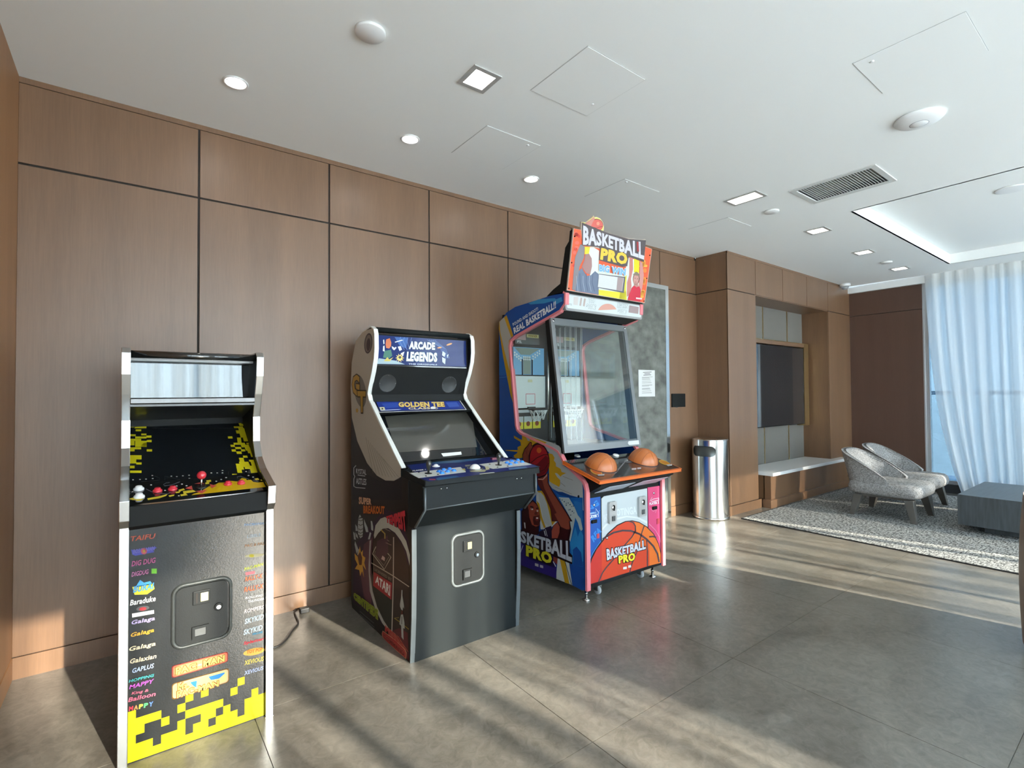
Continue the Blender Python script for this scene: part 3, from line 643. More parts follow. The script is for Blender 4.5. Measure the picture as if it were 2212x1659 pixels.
# ================================================================== UPRIGHT CABINET WITH THE YELLOW BLOCK PATTERN
def bas(n):
    n = Vector(n).normalized(); return n
O1 = (.25, 2.9, 0)
m1 = thing('arcade_cabinet', 'slim black arcade cabinet with silver edges and yellow pixel blocks, nearest at left', 'arcade machine', O1)
prof1 = [(2.60, 0), (2.60, .965), (2.565, 1.0), (2.55, 1.078), (2.60, 1.088), (2.76, 1.132), (2.865, 1.18), (2.925, 1.26), (2.93, 1.39), (2.875, 1.51), (2.84, 1.60), (2.832, 1.695), (2.85, 1.712), (3.22, 1.712), (3.30, 1.60), (3.34, .9), (3.34, 0)]
for xa in (-.037, .507):
    MB().yz(prof1, xa, xa + .030, M_black).build('side_panel', m1)
    MB().ribbon(prof1[:14], xa - .002, xa + .032, -.007, M_chrome).build('edge_molding', m1, 'silver edge molding', bevel=.002)
XA, XB = -.007, .507
MB().box((XA, 2.615, 0), (XB, 2.63, .955), mat('printed_laminate', (.012, .013, .013), .12, spec=.32, bump=(160, .10, .002))).box((XA, 3.25, .02), (XB, 3.27, 1.7), M_black).box((XA, 2.66, .0), (XB, 3.25, .03), M_black).build('front_panel', m1)
MB().yz([(2.60, .952), (2.575, .97), (2.572, 1.052), (2.60, 1.058), (2.62, .95)], XA, XB, M_black).build('control_front', m1)
MB().tube([(XA, 2.574, 1.056), (XB, 2.574, 1.056)], .0035, M_chrome).build('trim_rail', m1)
CPa, CPb = (2.576, 1.060), (2.80, 1.113)
MB().yz([CPa, CPb, (2.80, 1.09), (2.60, 1.03)], XA, XB, M_blk_gloss).build('control_panel', m1)
BZa, BZb = (2.80, 1.108), (3.245, 1.345)
MB().yz([BZa, BZb, (3.245, 1.32), (2.81, 1.09)], XA, XB, M_glass_dark).build('screen_bezel', m1)
MB().yz([(2.885, 1.462), (3.245, 1.385), (3.245, 1.375), (2.885, 1.452)], XA, XB, mat('black_speaker_panel', (.02, .021, .022), .3, coat=.4)).yz([(3.24, 1.33), (3.25, 1.33), (3.25, 1.47), (3.24, 1.47)], XA, XB, M_black).build('speaker_panel', m1)
MB().box((XA, 2.875, 1.465), (XB, 2.90, 1.49), M_blk_gloss).box((XA, 2.90, 1.462), (XB, 3.09, 1.474), M_black).build('marquee_rail', m1, bevel=.003)
M_marq = mat('marquee_acrylic', (.62, .64, .64), .05, coat=1, coatrough=.02)
M_mirrorglass = mat('marquee_glass', (.085, .092, .095), .03, .9)
MB().box((XA, 3.05, 1.492), (XB, 3.06, 1.665), M_mirrorglass).build('marquee', m1, 'glossy marquee glass')
MB().box((XA, 2.93, 1.668), (XB, 3.06, 1.70), mat('grey_satin', (.25, .25, .25), .3, .5)).box((XA, 3.06, 1.45), (XB, 3.09, 1.70), M_black).build('marquee_hood', m1)
MB().tube([(XA, 2.865, 1.692), (XB, 2.865, 1.692)], .017, M_blk_gloss, 14).box((XA, 2.86, 1.695), (XB, 3.25, 1.708), M_black).build('top_rail', m1)
# printed front
TONE = .45
fa = Art(PY(2.615), (220, 1100, .3371))
cells = {0: [0,1,2,3,4,5], 1: [0,1,3,4], 2: [0,1,4], 3: [0,4], 4: [0,1,3], 5: [0,1], 6: [0,1,2,4], 7: [0,3,5], 8: [0,1,3], 9: [0,1,2,3,5], 10: [0,2,3], 11: [0,1,3], 12: [0,1,2], 13: [0,1,4], 14: [0,5], 15: [0,1,2], 16: [0,1,2,3], 17: [0,1,2]}
yel = ink('#e6dc1e', .2); cw = (XB - XA) / 18
mbp = MB()
for c_, rows_ in cells.items():
    for r_ in rows_:
        xq, zq = XA + c_ * cw, .004 + r_ * .0345; hh = .0345
        for dz in (0,):
            mbp.add([(xq, 2.6144, zq), (xq + cw, 2.6144, zq), (xq + cw, 2.6144, zq + hh), (xq, 2.6144, zq + hh)], [(0, 1, 2, 3)], yel)
mbp.build('pixel_print', m1, 'yellow pixel block print')['kind'] = 'stuff'
LCOL = [(('TAIFU', 185, 190, 345, 170, 32), '#e0664a'), (('BOSCONIAN', 200, 272, 340, 248, 28), '#8f88e6'), (('DIG DUG', 190, 350, 345, 325, 34), '#e86aa8'), (('DIGDUG', 190, 418, 300, 398, 30), '#e88ac0'), (('BURAI', 200, 515, 335, 488, 40), '#4aa6ea'), (('Baraduke', 180, 600, 345, 570, 36), '#eeeeee'), (('Galaga', 190, 730, 340, 700, 34), '#c9b8ec'), (('Galaga', 185, 810, 335, 775, 34), '#f0b83c'), (('Galaga', 175, 900, 345, 862, 36), '#f1e2bc'), (('Galaxian', 180, 975, 350, 938, 30), '#f2e0bc'), (('GAPLUS', 195, 1035, 335, 1000, 30), '#bcd0f2'), (('HOPPING', 172, 1102, 335, 1062, 18), '#58d2d0'), (('MAPPY', 175, 1140, 335, 1098, 26), '#e06ade'), (('King &', 190, 1182, 300, 1160, 22), '#f27a94'), (('Balloon', 168, 1222, 345, 1180, 28), '#f27a94')]
def titled(fn):
    a = Art(PY(2.615), (220, 1100, .3371)); fn(a); return a.build('title_print', m1)
for (s_, xa, ya, xb, yb, h), c in LCOL:
    titled(lambda fa: fa.text(s_, [(xa, ya - h * .5), (xb, yb - h * .5)], [(xa, ya + h * .5), (xb, yb + h * .5)], c, 3, .02, '#1c1f3a' if c != '#eeeeee' else None, .02, .2))
fa.poly([(188, 258), (210, 262), (340, 240), (352, 246), (330, 262), (336, 275), (215, 298), (195, 290)], '#5a5ac0', 2).ell(270, 268, 20, 20, '#e86a80', 4).ell(270, 268, 9, 10, '#c9a040', 5)
fa.rect(318, 380, 352, 412, '#8ae04a', 2).poly([(195, 498), (330, 475), (338, 510), (290, 545), (210, 548)], '#e8dc3c', 2).poly([(215, 500), (245, 452), (270, 470), (310, 460), (325, 480)], '#56b4f0', 2)
fa.poly([(193, 668), (334, 645), (335, 668), (194, 694)], '#e8e8e8', 3).ell(262, 635, 42, 16, '#56585a', 2, rot=-8).ell(262, 638, 24, 11, '#b03a40', 3, rot=-8)
for i, (ch, c) in enumerate(zip('MAPPY', ('#e84a5a', '#f2a86a', '#ece45a', '#6ad88a', '#6a92ec'))):
    xa = 172 + i * 32; ya = 1278 - i * 7; fa.text(ch, [(xa + 3, ya - 14), (xa + 30, ya - 20)], [(xa, ya + 16), (xa + 27, ya + 10)], c, 3, .05)
RCOL = [(('PACMANIA', 912, 100, 1040, 90, 16), '#a9c4e6'), (('LIBBLE', 930, 175, 1020, 163, 20), '#dfe8ee'), (('PAC & PAL', 915, 235, 1042, 218, 18), '#eab07c'), (('PAC-MAN', 912, 385, 1035, 350, 20), '#d8e25a'), (('RALLY-X', 918, 448, 1030, 425, 30), '#f08a4a'), (('RALLY-X', 912, 515, 1035, 490, 32), '#f08a4a'), (('ROLLING', 920, 568, 1030, 550, 14), '#f0f0f0'), (('THUNDER', 935, 592, 1040, 572, 16), '#f0f0f0'), (('ROMPERS', 912, 655, 1038, 625, 26), '#f0e6e4'), (('SKYKID', 915, 720, 1038, 685, 34), '#cfe6f4'), (('SKYKID', 908, 790, 1030, 755, 34), '#cfe6f4'), (('DELUXE', 965, 800, 1030, 786, 12), '#3aa8d8'), (('Splatter', 908, 862, 1040, 830, 24), '#e6404e'), (('TOY POP', 930, 915, 1030, 895, 22), '#e88a3c'), (('XEVIOUS', 912, 985, 1038, 955, 30), '#eed66a'), (('XEVIOUS', 912, 1050, 1035, 1015, 26), '#b8c6ec')]
for (s_, xa, ya, xb, yb, h), c in RCOL:
    titled(lambda fa: fa.text(s_, [(xa, ya - h * .5), (xb, yb - h * .5)], [(xa, ya + h * .5), (xb, yb + h * .5)], c, 3, .025, '#2a3c86' if 'RALLY' in s_ else ('#6e2a14' if 'POP' in s_ else None), .03, .15))
fa.ell(978, 296, 62, 11, '#e8dcae', 2, rot=-5).ell(960, 298, 16, 10, '#e6d23c', 3).ell(975, 912, 70, 22, '#f4c060', 2, rot=-12).poly([(920, 405), (980, 395), (980, 412), (922, 424)], '#f0808a', 2)
fa.build('title_print', m1)['kind'] = 'stuff'
fa.mb = MB()
# two framed title plates
def plate(a, q, c0, c1, c2, k):
    for i, (c, e) in enumerate(((c0, 0), (c1, 5), (c2, 14))):
        (ax, ay), (bx2, by2), (cx2, cy2), (dx2, dy2) = q; r_ = 16
        pts = []
        W_ = bx2 - ax
        for u, v_ in rrect(e, e, 300 - e, 100 - e, r_, 4):
            u /= 300; v_ /= 100
            pts.append((ax + (bx2 - ax) * u + (dx2 - ax) * v_ * 0, ay * (1 - u) * (1 - v_) + by2 * u * (1 - v_) + cy2 * u * v_ + dy2 * (1 - u) * v_))
        a.poly(pts, c, k + i)
fa.z = (360, 1390, .07838)
plate(fa, ((140, 620), (1690, 215), (1690, 500), (140, 960)), '#8a1a1c', '#ec7a5c', '#f8c07c', 2)
fa.text('PAC', [(245, 655), (820, 520)], [(245, 850), (820, 690)], '#f2ee7a', 7, .03, '#8a4a14', .06)
fa.text('MAN', [(1005, 460), (1590, 310)], [(1005, 640), (1590, 480)], '#f2ee7a', 7, .03, '#8a4a14', .06).poly([(860, 570), (965, 545), (965, 590), (860, 612)], '#f6e8b0', 7)
fa.build('title_plate', m1, 'orange printed title plate'); fa.mb = MB()
plate(fa, ((140, 1110), (1720, 670), (1720, 1060), (140, 1560)), '#7c5a1c', '#f6c89c', '#f4dc90', 2)
fa.poly([(650, 1060), (830, 1015), (820, 1200), (760, 1180), (690, 1120)], '#3f8fdc', 6).poly([(1150, 910), (1600, 785), (1590, 830), (1440, 960), (1220, 1000)], '#3f8fdc', 6)
fa.text('Ms.', [(310, 1080), (610, 1050)], [(310, 1290), (610, 1200)], '#eee878', 7, .03, '#a04c1c', .06)
fa.text('PAC-MAN', [(280, 1310), (1430, 1010)], [(280, 1500), (1430, 1165)], '#eee878', 8, .03, '#a04c1c', .06)
fa.build('title_plate', m1, 'orange and blue printed title plate')
def coin_door(parent, x0, x1, z0, z1, y, md, mf):
    # rounded frame, door, slot plate, lock and return cup
    def out(e, r_): return [(u, y, v_) for u, v_ in rrect(x0 + e, z0 + e, x1 - e, z1 - e, r_)]
    mb = MB(); A = out(0, .045); B = out(.014, .034); n = len(A)
    vs = [Vector(p) for p in A] + [Vector(p) + Vector((0, -.010, 0)) for p in out(.003, .043)] + [Vector(p) + Vector((0, -.010, 0)) for p in B] + [Vector(p) for p in B]
    fs = [(k * n + i, k * n + (i + 1) % n, (k + 1) * n + (i + 1) % n, (k + 1) * n + i) for k in range(3) for i in range(n)]
    fr = mb.add(vs, fs, mf, True).build('coin_door_frame', parent)
    d = MB().prism([(u, y - .001, v_) for u, v_ in rrect(x0 + .018, z0 + .018, x1 - .018, z1 - .018, .028)], (0, -.006, 0), md).build('coin_door', parent)
    xm = (x0 + x1) / 2; w = x1 - x0; h = z1 - z0; yy = y - .007
    MB().box((xm - w * .16, yy - .007, z1 - h * .36), (xm + w * .12, yy, z1 - h * .15), md).build('slot_plate', d, bevel=.002)
    MB().box((xm - w * .11, yy - .008, z1 - h * .33), (xm - w * .085, yy - .006, z1 - h * .18), M_dark).build('coin_slot', d)
    MB().box((xm - w * .04, yy - .010, z1 - h * .32), (xm + w * .09, yy - .006, z1 - h * .185), mat('amber_reject_button', (.30, .28, .15), .2, coat=.4)).build('reject_button', d, 'pale yellow reject button', bevel=.002)
    MB().lathe([(.017, 0), (.017, .006), (.012, .009), (.011, .007), (.002, .007)], (x1 - w * .24, yy, z0 + h * .54), (0, -1, 0), md, 20).build('lock_collar', d)
    MB().cyl((x1 - w * .24, yy - .007, z0 + h * .54), (0, -1, 0), .009, .004, M_chrome, 16).build('lock', d)
    c = MB(); a0, a1, b0, b1 = xm - w * .17, xm + w * .10, z0 + h * .12, z0 + h * .31; e = w * .045
    for p in ((a0, b0, a1, b0 + e), (a0, b1 - e, a1, b1), (a0, b0 + e, a0 + e, b1 - e), (a1 - e, b0 + e, a1, b1 - e)): c.box((p[0], yy - .009, p[1]), (p[2], yy, p[3]), md)
    c.build('return_cup', d)
    MB().box((a0 + e, yy - .003, b0 + e), (a1 - e, yy, b1 - e), mat('grey_flap', (.06, .063, .063), .4)).build('return_flap', d)
a_, b_ = on((367, 1272), PY(2.615)), on((500, 1236), PY(2.615)); c_ = on((372, 1408), PY(2.615))
M_door = mat('textured_black_steel', (.014, .0155, .0155), .5, spec=.2, bump=(420, .3, .001)); M_dframe = mat('grey_black_frame', (.03, .034, .033), .4, spec=.3)
coin_door(m1, on((369, 1300), PY(2.615)).x, on((502, 1300), PY(2.615)).x, c_.z + .0, on((400, 1262), PY(2.615)).z + .005, 2.615, M_door, M_dframe)
# bezel print
TONE = .85
ba = Art(PS(*BZa, *BZb), (220, 730, .2832)); yb = '#dccb1c'
for r_ in [(205, 622, 300, 650), (335, 620, 378, 660), (300, 632, 335, 660), (378, 630, 415, 643), (212, 650, 235, 655), (250, 655, 340, 690), (205, 668, 245, 683), (258, 698, 300, 712), (205, 735, 258, 750), (300, 730, 340, 743), (255, 752, 340, 768), (340, 745, 378, 762), (200, 770, 300, 785), (205, 785, 250, 820), (255, 785, 342, 832), (342, 778, 380, 796), (300, 800, 342, 832), (200, 835, 300, 850), (200, 850, 250, 866), (342, 850, 383, 867), (195, 866, 215, 895), (197, 895, 303, 927), (197, 927, 262, 958), (262, 950, 303, 966), (195, 975, 250, 995), (192, 995, 208, 1045), (208, 1012, 303, 1030), (190, 1080, 210, 1100)]: ba.rect(*r_, yb)
for x0_, y0_, x1_, y1_, sk in [(993, 630, 1040, 643, 4), (1040, 632, 1060, 655, 4), (1055, 617, 1085, 640, 5), (1045, 655, 1095, 672, 5), (1005, 675, 1075, 688, 5), (1040, 688, 1110, 705, 6), (1020, 705, 1110, 730, 8), (1050, 730, 1120, 760, 9), (960, 752, 995, 768, 3), (1075, 760, 1130, 790, 9), (1030, 760, 1060, 800, 6), (1003, 800, 1090, 815, 5), (980, 815, 1012, 832, 4), (1060, 815, 1120, 835, 7), (1100, 800, 1140, 812, 5), (1015, 832, 1060, 848, 5), (1090, 835, 1145, 860, 8), (988, 850, 1020, 867, 4), (1025, 866, 1063, 885, 5), (1060, 850, 1090, 866, 5), (1110, 860, 1160, 880, 6), (1130, 880, 1170, 908, 9), (1075, 898, 1108, 914, 5), (1045, 915, 1080, 945, 8), (1045, 945, 1118, 960, 5), (1120, 930, 1180, 945, 6), (1020, 960, 1125, 985, 8), (1135, 945, 1190, 975, 9), (1025, 985, 1080, 1005, 6), (1085, 975, 1200, 1000, 8), (1030, 1005, 1065, 1030, 6), (1130, 1000, 1205, 1032, 9), (993, 1038, 1030, 1052, 4)]:
    ba.poly([(x0_, y0_), (x1_, y0_), (x1_ + sk, y1_), (x0_ + sk, y1_)], yb)
for x, y in [(238, 1083), (290, 1080), (337, 1077), (388, 1073), (385, 1050), (530, 1055), (572, 1058), (618, 1052), (665, 1048), (668, 1072), (835, 1030), (880, 1030), (920, 1012), (920, 1030), (1100, 1020)]: ba.rect(x - 6, y - 3, x + 6, y + 3, '#b8b8b0')
for l in ([(400, 1052), (440, 1068), (440, 1085), (300, 1098)], [(480, 1085), (478, 1055), (600, 1082), (690, 1072)], [(855, 1068), (965, 1050), (965, 1020)]): ba.line(l, 3, '#2c302e')
ba.rect(385, 690, 1000, 693, '#26292a').build('bezel_print', m1, 'yellow pixel print round the screen')
sa = Art((Vector((0, 2.885, 1.452)), Vector((0, .077, -.36)).normalized() * 1.0), (220, 730, .2832))
for q, nm in (((565, 512), 0),): pass
mbx = MB().add([on((380, 876), (Vector((0, 2.885, 1.452)), Vector((0, -.2, -1)).normalized())), on((439, 877), (Vector((0, 2.885, 1.452)), Vector((0, -.2, -1)).normalized())), on((434, 894), (Vector((0, 2.885, 1.452)), Vector((0, -.2, -1)).normalized())), on((378, 892), (Vector((0, 2.885, 1.452)), Vector((0, -.2, -1)).normalized()))], [(0, 1, 2, 3)], mat('dark_label', (.06, .065, .07), .4))
# control panel print
ca = Art(PS(*CPa, *CPb), (265, 1010, .15145)); yc = '#e3b81a'
ca.poly([(980, 395), (1010, 375), (1100, 350), (1180, 300), (1240, 265), (1330, 240), (1370, 215), (1440, 215), (1530, 190), (1640, 200), (1700, 150), (1760, 160), (1770, 180), (1830, 175), (1860, 205), (1930, 215), (2040, 205), (2065, 275), (1700, 315), (1300, 360)], yc)
for q in ([(75, 450), (160, 425), (300, 455), (150, 465)], [(350, 440), (520, 410), (640, 380), (620, 405), (520, 440), (360, 465)], [(190, 460), (300, 450), (250, 475), (195, 478)], [(650, 400), (740, 385), (730, 405), (670, 420)], [(790, 320), (870, 300), (890, 320), (810, 340)], [(750, 350), (830, 335), (810, 360), (760, 368)], [(860, 340), (1000, 320), (1050, 345), (900, 370), (930, 395), (830, 410), (820, 385), (870, 380)], [(1190, 185), (1255, 175), (1265, 200), (1200, 215)], [(1180, 215), (1240, 210), (1230, 235), (1180, 240)], [(1880, 160), (1930, 150), (1950, 175), (1900, 180)], [(1960, 175), (2010, 165), (2020, 185), (1975, 190)]): ca.poly(q, '#e6cc3a')
for x, y in [(405, 250), (605, 328), (845, 238), (912, 262), (1335, 198), (1405, 172), (1475, 145), (1860, 138), (1990, 140), (1795, 115), (140, 347), (770, 265), (800, 405)]: ca.ell(x, y, 14, 6, '#e8e6de', 2, n=10)
for q in ([(890, 300), (985, 262), (1000, 320)], [(1240, 240), (1340, 262), (1270, 300)], [(1040, 340), (1210, 322), (1130, 372)], [(1020, 235), (1110, 215), (1180, 235)]): ca.poly(q, '#d8564e', 3)
for l in ([(600, 265), (580, 245), (620, 222), (670, 215)], [(600, 265), (700, 250), (815, 205)], [(80, 330), (130, 355), (110, 375)], [(1640, 155), (1630, 135), (1680, 125), (1800, 168)], [(330, 305), (420, 350), (500, 370), (640, 380), (680, 360)]): ca.line(l, 5, '#7c7c86', 2)
ca.build('control_print', m1, 'black and yellow control panel print')
NB = PS(*CPa, *CPb)[1]; PB = PS(*CPa, *CPb)
M_red = mat('red_plastic', (.62, .03, .05), .18, coat=.6); M_wbtn = mat('white_button', (.85, .85, .84), .2, coat=.5)
for i, (px, py, m_, r_) in enumerate([(229, 300, M_wbtn, .020), (235, 410, M_wbtn, .020), (497, 325, M_red, .018), (712, 300, M_red, .018), (1500, 228, M_red, .0175), (1690, 215, M_red, .0175)]):
    c = on((265 + px * .15145, 1010 + (py + 15) * .15145), PB)
    b = MB().lathe([(r_, 0), (r_, .005), (r_ * .85, .009), (r_ * .66, .010), (r_ * .62, .016), (r_ * .4, .0175), (.001, .0178)], c, NB, m_, 22).build('button', m1, 'white push button' if m_ is M_wbtn else 'red push button')
c = on((265 + 1120 * .15145, 1010 + 275 * .15145), PB)
js = MB().lathe([(.022, 0), (.022, .002), (.006, .003)], c, NB, M_blk_gloss, 24).build('joystick_collar', m1)
MB().cyl(c, NB, .0045, .042, M_chrome, 12).build('joystick_shaft', m1)
bc_ = c + NB * .056; MB().lathe([(.019 * math.sin(math.pi * k / 12) + .0003, -.019 * math.cos(math.pi * k / 12)) for k in range(13)], bc_, NB, M_red, 24).build('joystick_ball', m1, 'red ball joystick top')
TONE = 1.0
# power cord
pts = [on(p, PZ(.006)) for p in [(592, 1399), (606, 1393), (620, 1380), (632, 1362), (642, 1350), (644, 1342), (640, 1333), (636, 1322), (640, 1316)]]
pts = [Vector((.575, 3.25, .006))] + pts
sm = []
for i in range(len(pts) - 1):
    p0 = pts[max(i - 1, 0)]; p1 = pts[i]; p2 = pts[i + 1]; p3 = pts[min(i + 2, len(pts) - 1)]
    for k in range(5):
        u = k / 5; sm.append(.5 * ((2 * p1) + (p2 - p0) * u + (2 * p0 - 5 * p1 + 4 * p2 - p3) * u * u + (3 * p1 - p0 - 3 * p2 + p3) * u ** 3))
cord = thing('power_cord', 'black power cord on the floor beside the slim cabinet, its plug by the baseboard', 'cord', (.9, 3.5, 0))
MB().tube(sm, .0055, mat('black_rubber', (.015, .015, .015), .5)).build('cable', cord)
MB().box((.93, 3.655, .001), (.99, 3.70, .034), mat('black_rubber')).build('plug', cord, bevel=.005)
# ================================================================== WIDE TWO-PLAYER CABINET
X2, X3 = 1.25, 2.012
m2 = thing('arcade_cabinet', 'wide grey-black arcade cabinet with tan and space-print side and blue control deck, in the middle', 'arcade machine', (1.63, 3.0, 0))
pl = PX(X2)
def yzs(pxs, plane): return [(on(p, plane).y, on(p, plane).z) for p in pxs]
up = yzs([(867, 1011), (850, 977), (822, 920), (797, 866), (794, 850), (796, 835), (803, 803), (807.5, 775), (809, 752), (808.5, 722), (807, 712)], pl)
back = [(3.20, 1.945), (3.34, 1.925), (3.44, 1.87), (3.52, 1.74), (3.565, 1.55), (3.575, 1.3), (3.57, .05), (3.55, 0)]
low = [(2.625, 0), (2.605, .25), (2.598, .50), (2.60, .745), (2.57, .80), (2.46, .88), (2.46, 1.0), (2.72, 1.058)]
prof2 = low + up + back
M_side = ink('#141316', .3); M_molw = mat('white_edge_molding', (.78, .79, .74), .3, coat=.4); M_moldk = mat('grey_edge_molding', (.10, .115, .12), .3, .2)
M_m2 = mat('grey_black_textured', (.0095, .0125, .0132), .5, coat=0, spec=.17, bump=(600, .25, .001))
for xa, lb in ((X2, None), (X3 - .025, None)):
    MB().yz(prof2, xa, xa + .025, M_side if xa == X2 else M_black).build('side_panel', m2)
    MB().ribbon([low[-1]] + up + back[:2], xa - .0015, xa + .0265, -.006, M_molw).build('edge_molding', m2, 'white edge molding')
    MB().ribbon(low[:4], xa - .0015, xa + .0265, -.006, M_moldk).build('edge_molding', m2, 'grey edge molding')
XL, XR = X2 + .025, X3 - .025
MB().box((XL, 2.615, .0), (XR, 2.635, .79), M_m2).build('front_panel', m2)
MB().box((XL, 3.54, .02), (XR, 3.56, 1.55), M_black).yz([(3.54, 1.55), (3.56, 1.55), (3.50, 1.74), (3.42, 1.86), (3.33, 1.915), (3.32, 1.90), (3.40, 1.85), (3.48, 1.73)], XL, XR, M_black).box((XL, 2.64, 0), (XR, 3.54, .03), M_black).build('back_panel', m2)
cpp = [(2.445, 1.008), (2.440, .882), (2.56, .765), (2.62, .765), (2.62, 1.02), (2.46, 1.02)]
MB().yz(cpp, X2 - .006, X3 + .006, M_m2).build('control_box', m2, bevel=.004)
MB().tube([(X2 + .01, 2.440, .884), (X3 - .01, 2.440, .884)], .004, M_moldk).build('trim_rail', m2)
for xx in (X2 - .001, X3 + .001): MB().tube([(xx, 2.437, 1.0), (xx, 2.433, .885), (xx, 2.55, .768)], .0075, M_moldk).build('corner_trim', m2)
D0, D1 = (2.412, 1.046), (2.90, 1.088)
MB().prism([(X2 - .012, 2.412, 1.046), (X3 + .012, 2.412, 1.046), (X3 + .012, 2.70, 1.0708), (XR, 2.70, 1.0708), (XR, 2.90, 1.088), (XL, 2.90, 1.088), (XL, 2.70, 1.0708), (X2 - .012, 2.70, 1.0708)], (0, 0, -.034), M_m2).build('control_deck', m2, bevel=.006)
for px_ in ((907, 1049), (918, 1047), (1118, 1028), (1131, 1026)): pass
for dx in (.10, .135, .62, .655): MB().lathe([(.005, 0), (.005, .002), (.002, .004)], (X2 + dx, 2.4425, .985), (0, -1, 0), M_chrome, 10).build('screw', m2)
# deck print
da = Art(PS(*D0, *D1), (870, 960, .13562))
da.poly([(60, 330), (1380, 205), (1760, 205), (2160, 355), (420, 590), (290, 545)], '#1d2a6a').poly([(100, 460), (920, 362), (1000, 430), (1005, 445), (255, 540)], '#d4d6d0', 2).poly([(1210, 320), (1700, 255), (1870, 250), (2060, 325), (1440, 392), (1370, 375)], '#d4d6d0', 2)
da.poly([(330, 300), (800, 255), (1180, 225), (1280, 235), (900, 290), (560, 310)], '#3a6288', 2).poly([(520, 540), (850, 500), (900, 520), (560, 575)], '#39648c', 2).poly([(1680, 380), (1960, 355), (1990, 375), (1700, 405)], '#5a86a8', 2)
da.text('PLAYER 1', [(155, 418), (365, 398)], [(155, 436), (365, 412)], '#f0f0f0', 4, .05).text('TOURNAMENT', [(830, 315), (1260, 270)], [(830, 332), (1260, 285)], '#2a3148', 4, .02).rect(420, 552, 520, 572, '#a8485a', 3)
da.poly([(1060, 420), (1330, 400), (1310, 440), (1080, 440)], '#a8a482', 2).poly([(1215, 470), (1450, 445), (1470, 455), (1230, 482)], '#d8d8c8', 3).poly([(990, 330), (1090, 322), (1060, 350), (1000, 360)], '#8a8f80', 3).poly([(930, 400), (985, 385), (1005, 420)], '#c8b44a', 3).poly([(1310, 360), (1360, 350), (1385, 400), (1330, 412)], '#c8c09a', 3)
for x, y in [(255, 448), (370, 508), (560, 483), (1385, 320), (1590, 270), (1672, 350), (1510, 368)]: da.ell(x, y, 15, 8, '#22242a', 4, n=10)
da.build('deck_print', m2, 'blue printed control deck overlay')
ND = PS(*D0, *D1)[1]; PD = PS(*D0, *D1)
def dk(px, py): return on((870 + px * .13562, 960 + py * .13562), PD)
for px, py in ((408, 466), (1526, 332)):
    c = dk(px, py)
    MB().lathe([(.021, 0), (.021, .003), (.008, .004)], c, ND, M_blk_gloss, 24).build('joystick_collar', m2)
    MB().lathe([(.006, 0), (.0065, .022), (.013, .040), (.0165, .056), (.014, .069), (.008, .075), (.001, .077)], c, ND, mat('joystick_black', (.02, .022, .022), .28, coat=.5), 20).build('joystick', m2, 'black bat-top joystick')
M_blueb = mat('clear_blue_plastic', (.03, .25, .85), .12, coat=1)
for ox, oy in ((0, 0), (1085, -140)):
    for px, py in ((575, 440), (650, 412), (745, 398), (625, 465), (715, 440), (815, 425)):
        c = dk(px + ox, py + oy) if not ox else dk(px + ox, py + oy)
        MB().lathe([(.0155, 0), (.0155, .004), (.011, .006), (.010, .011), (.001, .0125)], c, ND, M_blueb, 18).build('button', m2, 'clear blue push button')
def ball(c, ax, r_, m_, nm, par, lb=None, h0=-.25, seg=28):
    pr = [(max(.0004, r_ * math.cos(a)), r_ * math.sin(a)) for a in [h0 + (math.pi / 2 - h0) * k / 10 for k in range(11)]]
    return MB().lathe([(p[0], p[1]) for p in pr], c, ax, m_, seg).build(nm, par, lb)
MB().lathe([(.047, 0), (.047, .004), (.034, .005)], dk(1152, 385), ND, M_chrome, 28).build('trackball_ring', m2)
ball(dk(1152, 385) - ND * .006, ND, .034, M_wbtn, 'trackball', m2, 'white trackball')
ball(dk(528, 348) - ND * .004, ND, .018, M_wbtn, 'trackball', m2, 'small white trackball')
MB().lathe([(.024, 0), (.024, .003), (.018, .004)], dk(528, 350), ND, M_wbtn, 20).build('trackball_ring', m2)
MB().box(dk(1450, 240) + Vector((-.02, -.012, 0)), dk(1450, 240) + Vector((.02, .012, .012)), mat('dark_red_key', (.18, .03, .05), .3)).build('key_switch', m2)
# screen, placard, speakers, marquee
S0, S1 = (2.855, 1.088), (3.26, 1.405)
M_scr2 = mat('screen_reflection_grey', (.075, .073, .062), .10, coat=1, coatrough=.04)  # grey-brown patch painted in place of the reflection on the screen
MB().yz([S0, S1, (3.27, 1.39), (2.87, 1.07)], XL, XR, M_glass_dark).build('screen_bezel', m2)
sc_ = Art(PS(*S0, *S1), (740, 690, .2652)); sc_.poly([(345, 790), (1045, 735), (1095, 1040), (440, 1085)], M_scr2).poly([(803, 1092), (965, 1078), (970, 1102), (820, 1118)], '#e4e4e0', 2); sc_.build('screen', m2)
T0, T1 = (3.125, 1.384), (3.245, 1.452)
ta = Art(PS(*T0, *T1), (750, 690, .1311))
MB().yz([(T0[0], T0[1] - .002), (T1[0], T1[1] - .002), (3.27, 1.44), (3.15, 1.37)], XL, XR, M_black).build('placard_tray', m2)
ta.poly([(430, 1345), (1855, 1327), (1968, 1490), (525, 1535)], '#dcdcdc').poly([(445, 1352), (1848, 1335), (1952, 1484), (530, 1527)], '#101216', 2).poly([(475, 1362), (1835, 1345), (1930, 1475), (545, 1515)], '#2b3f92', 3)
ta.poly([(560, 1390), (830, 1375), (850, 1450), (640, 1465)], '#3a55ac', 4).poly([(1620, 1370), (1800, 1365), (1850, 1440), (1680, 1450)], '#4a63b4', 4).poly([(545, 1500), (900, 1480), (850, 1495), (560, 1510)], '#c8cce0', 4).poly([(528, 1450), (610, 1447), (628, 1500), (550, 1505)], '#dcd6ae', 4).rect(565, 1465, 590, 1488, '#1c1c18', 5)
